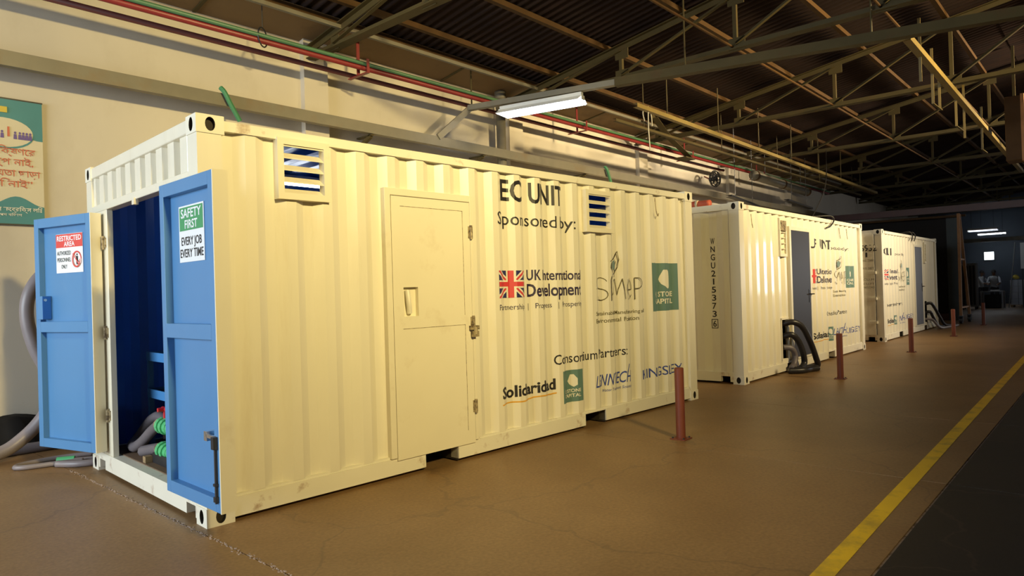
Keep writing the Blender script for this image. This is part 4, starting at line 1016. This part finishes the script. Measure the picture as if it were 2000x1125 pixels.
# parts cabinet with ribbed front
t = thing('metal_cabinet', 'pale grey ribbed metal cabinet beside the packing table', 'cabinet', (34.6, .58, 0))
MB().box(-.3, .3, -.02, .55, .12, 2.05).build('body', M['grey_cart'], t)
for i in range(4): MB().box(-.32, -.30, .02 + i * .13, .09 + i * .13, .2, 1.95).build('front_rib', M['dark_steel'], t)
for x in (-.25, .25):
    for y in (.03, .5): MB().box(x - .03, x + .03, y - .03, y + .03, 0, .12).build('foot', M['black_plastic'], t)
# packing table with dark crate below
t = thing('packing_table', 'pale packing table with white legs at the far end', 'table', (35.8, -.28, 0))
MB().box(-.35, .35, 0, .85, .74, .78).build('table_top', M['carton'], t)
for x in (-.32, .32):
    for y in (.03, .82): MB().box(x - .03, x + .03, y - .03, y + .03, 0, .74).build('leg', M['carton'], t)
tag(MB().box(35.5, 36.0, -.15, .42, 0, .62).build('dark_crate', M['crate_dark'], bev=.02), 'black plastic crate under the packing table', 'crate')
tag(MB().box(35.55, 35.9, .28, .5, .78, .98).build('dark_box', M['crate_dark'], bev=.01), 'small black box on the packing table', 'box')
tag(MB().box(35.5, 35.85, -.12, .2, .78, .83).build('white_parcel', M['sign_white'], bev=.01), 'flat white parcel on the packing table', 'parcel')
# cartons on a pallet
t = thing('pallet', 'low wooden pallet under white cartons by the far wall', 'pallet', (37.2, -1.3, 0))
for y in (.05, .45, .85): MB().box(-.4, .4, y - .05, y + .05, 0, .09).build('bearer', M['wood'], t)
for i in range(6): MB().box(-.4 + i * .135, -.30 + i * .135, 0, .9, .09, .11).build('deck_board', M['wood'], t)
for r in range(4):
    for c in range(3):
        y0 = -1.3 + c * .302 + random.uniform(0, .01)
        o = MB().box(36.85, 37.55, y0, y0 + .29, .11 + r * .285, .39 + r * .285).build('carton', M['carton'], bev=.006)
        tag(o, 'white carton in the %s layer of the pallet stack' % ('bottom', 'second', 'third', 'top')[r], 'carton', 'cartons in the %s pallet layer' % ('bottom', 'second', 'third', 'top')[r])
tag(MB().tube(spline([(37.1, -.72, 1.33), (37.15, -.58, 1.385), (37.2, -.50, 1.33)], 4), [.04, .06, .08, .10, .115, .10, .08, .06, .04], 10).build('yellow_sack', M['yellow_cloth'], smooth=True), 'yellow cloth sack lying on the carton stack', 'sack')
# hanging white board with green bin
t = thing('notice_board', 'white notice board on posts beside the cartons', 'board', (36.4, -.86, 0))
MB().box(-.02, .02, -.75, .0, 1.75, 2.92).build('board_panel', M['sign_white'], t)
MB().box(-.025, -.02, -.40, -.30, 2.1, 2.35).build('red_mark', M['sign_red'], t)
for y in (-.70, -.05): MB().box(.02, .06, y - .025, y + .025, 0, 2.95).build('post', M['jamb'], t)
t = thing('leaning_tube', 'pale tube leaning beside the white notice board', 'tube', (36.2, -.62, 0))
MB().tube([(0, .22, 0.0), (0, -.08, 2.95)], .022, 8).build('tube_body', M['grey_cart'], t)
t = thing('green_bin', 'green plastic bin under the white notice board', 'bin', (37.1, -1.85, 0))
MB().section((0, 0, 0.85), (0, 0, 1.60), [(-.2, -.25), (.2, -.25), (.2, .25), (-.2, .25)]).build('bin_body', M['sign_green'], t)
MB().box(-.25, .25, -.3, .3, 1.60, 1.64).build('bin_rim', M['sign_green'], t)
for x in (-.2, .2):
    for y in (-.25, .25): MB().box(x - .02, x + .02, y - .02, y + .02, 0, .87).build('stand_leg', M['dark_steel'], t)

# ------------------------------------------------------------------ two workers behind the packing table
def person(name, label, x, y, rz, bend, arm):
    t = thing(name, label, 'person', (x, y, 0), rz)
    J = {'pelvis': (0, 0, .92), 'chest': (bend * .6, 0, 1.25), 'neck': (bend, 0, 1.47), 'head': (bend + .03, 0, 1.60), 'crown': (bend + .03, 0, 1.70)}
    bmv = []; rad = []; ed = []
    def add(p, r, par=None):
        bmv.append(p); rad.append(r)
        if par is not None: ed.append((par, len(bmv) - 1))
        return len(bmv) - 1
    pe = add(J['pelvis'], (.15, .11)); wa = add((bend * .25, 0, 1.06), (.145, .10), pe); che = add(J['chest'], (.17, .115), wa); sh = add((bend * .9, 0, 1.40), (.15, .09), che)
    ne = add(J['neck'], (.055, .055), sh); hd = add(J['head'], (.085, .095), ne); add(J['crown'], (.06, .07), hd)
    for s in (-1, 1):
        a = add((bend * .9, s * .19, 1.39), (.06, .06), sh); e = add((bend + arm * .18, s * .25, 1.14), (.045, .045), a); wr = add((bend + arm * .42, s * .20, 1.02 + .06 * arm), (.032, .032), e)
        h = add((bend + arm * .50, s * .18, 1.00 + .06 * arm), (.035, .02), wr)
        for k in range(4): add((bend + arm * (.58 - .008 * abs(k - 1.5)), s * (.155 + .016 * k), .985 + .06 * arm), (.009, .009), h)
        add((bend + arm * .54, s * .14, 1.0 + .06 * arm), (.010, .010), h)
        hp = add((0, s * .095, .86), (.085, .09), pe); kn = add((.02, s * .10, .48), (.06, .06), hp); an = add((-.02, s * .10, .09), (.042, .042), kn); add((.13, s * .11, .04), (.045, .032), an)
    me = bpy.data.meshes.new('body'); me.from_pydata(bmv, ed, []); o = bpy.data.objects.new('body', me); COL.objects.link(o); o.parent = t
    o.modifiers.new('skin', 'SKIN'); me.materials.append(M['shirt']); me.materials.append(M['trousers']); me.materials.append(M['skin'])
    for i, r in enumerate(rad):
        me.skin_vertices[0].data[i].radius = r; me.skin_vertices[0].data[i].use_root = (i == 0)
    sb = o.modifiers.new('sub', 'SUBSURF'); sb.levels = sb.render_levels = 1
    dg = bpy.context.evaluated_depsgraph_get(); dg.update()
    nm = bpy.data.meshes.new_from_object(o.evaluated_get(dg)); o.modifiers.clear(); o.data = nm
    nm.materials.clear()
    for m in ('shirt', 'trousers', 'skin'): nm.materials.append(M[m])
    for p in nm.polygons:
        c = p.center; p.use_smooth = True
        p.material_index = 2 if (c.z > 1.46 or (abs(c.y) > .13 and c.x > bend + arm * .22 and c.z > .93)) else (1 if c.z < .94 else 0)
    hb = MB(); n = 10; hc = Vector(J['head']) + Vector((-.015, 0, .03)); 
    for i in range(5):
        ph = math.pi / 2 * i / 4
        for j in range(n):
            th = 2 * math.pi * j / n; hb.v.append(tuple(hc + Vector((.105 * math.cos(th) * math.cos(ph), .095 * math.sin(th) * math.cos(ph), .125 * math.sin(ph)))))
    for i in range(4):
        for j in range(n): k = (j + 1) % n; hb.f.append((i*n+j, i*n+k, (i+1)*n+k, (i+1)*n+j)); hb.m.append(0)
    hb.build('hair', M['hair'], t, smooth=True)
    for s in (-1, 1):
        MB().tube([tuple(Vector(J['head']) + Vector((.088, s * .035, .015))), tuple(Vector(J['head']) + Vector((.098, s * .035, .015)))], .012, 6).build('eye', M['hair'], t)
    MB().tube([tuple(Vector(J['head']) + Vector((.09, 0, .01))), tuple(Vector(J['head']) + Vector((.115, 0, -.03)))], [.01, .018], 6).build('nose', M['skin'], t)
    MB().box(J['head'][0] + .085, J['head'][0] + .098, -.028, .028, 1.535, 1.545).build('mouth', M['tarp_red'], t)
    return t
person('person', 'worker in a white shirt leaning forward behind the packing table', 36.75, .18, math.pi, .10, 1.0)
person('person', 'worker in a white shirt reaching out beside the grey cabinet', 37.3, .78, math.radians(-110), .05, 1.0)
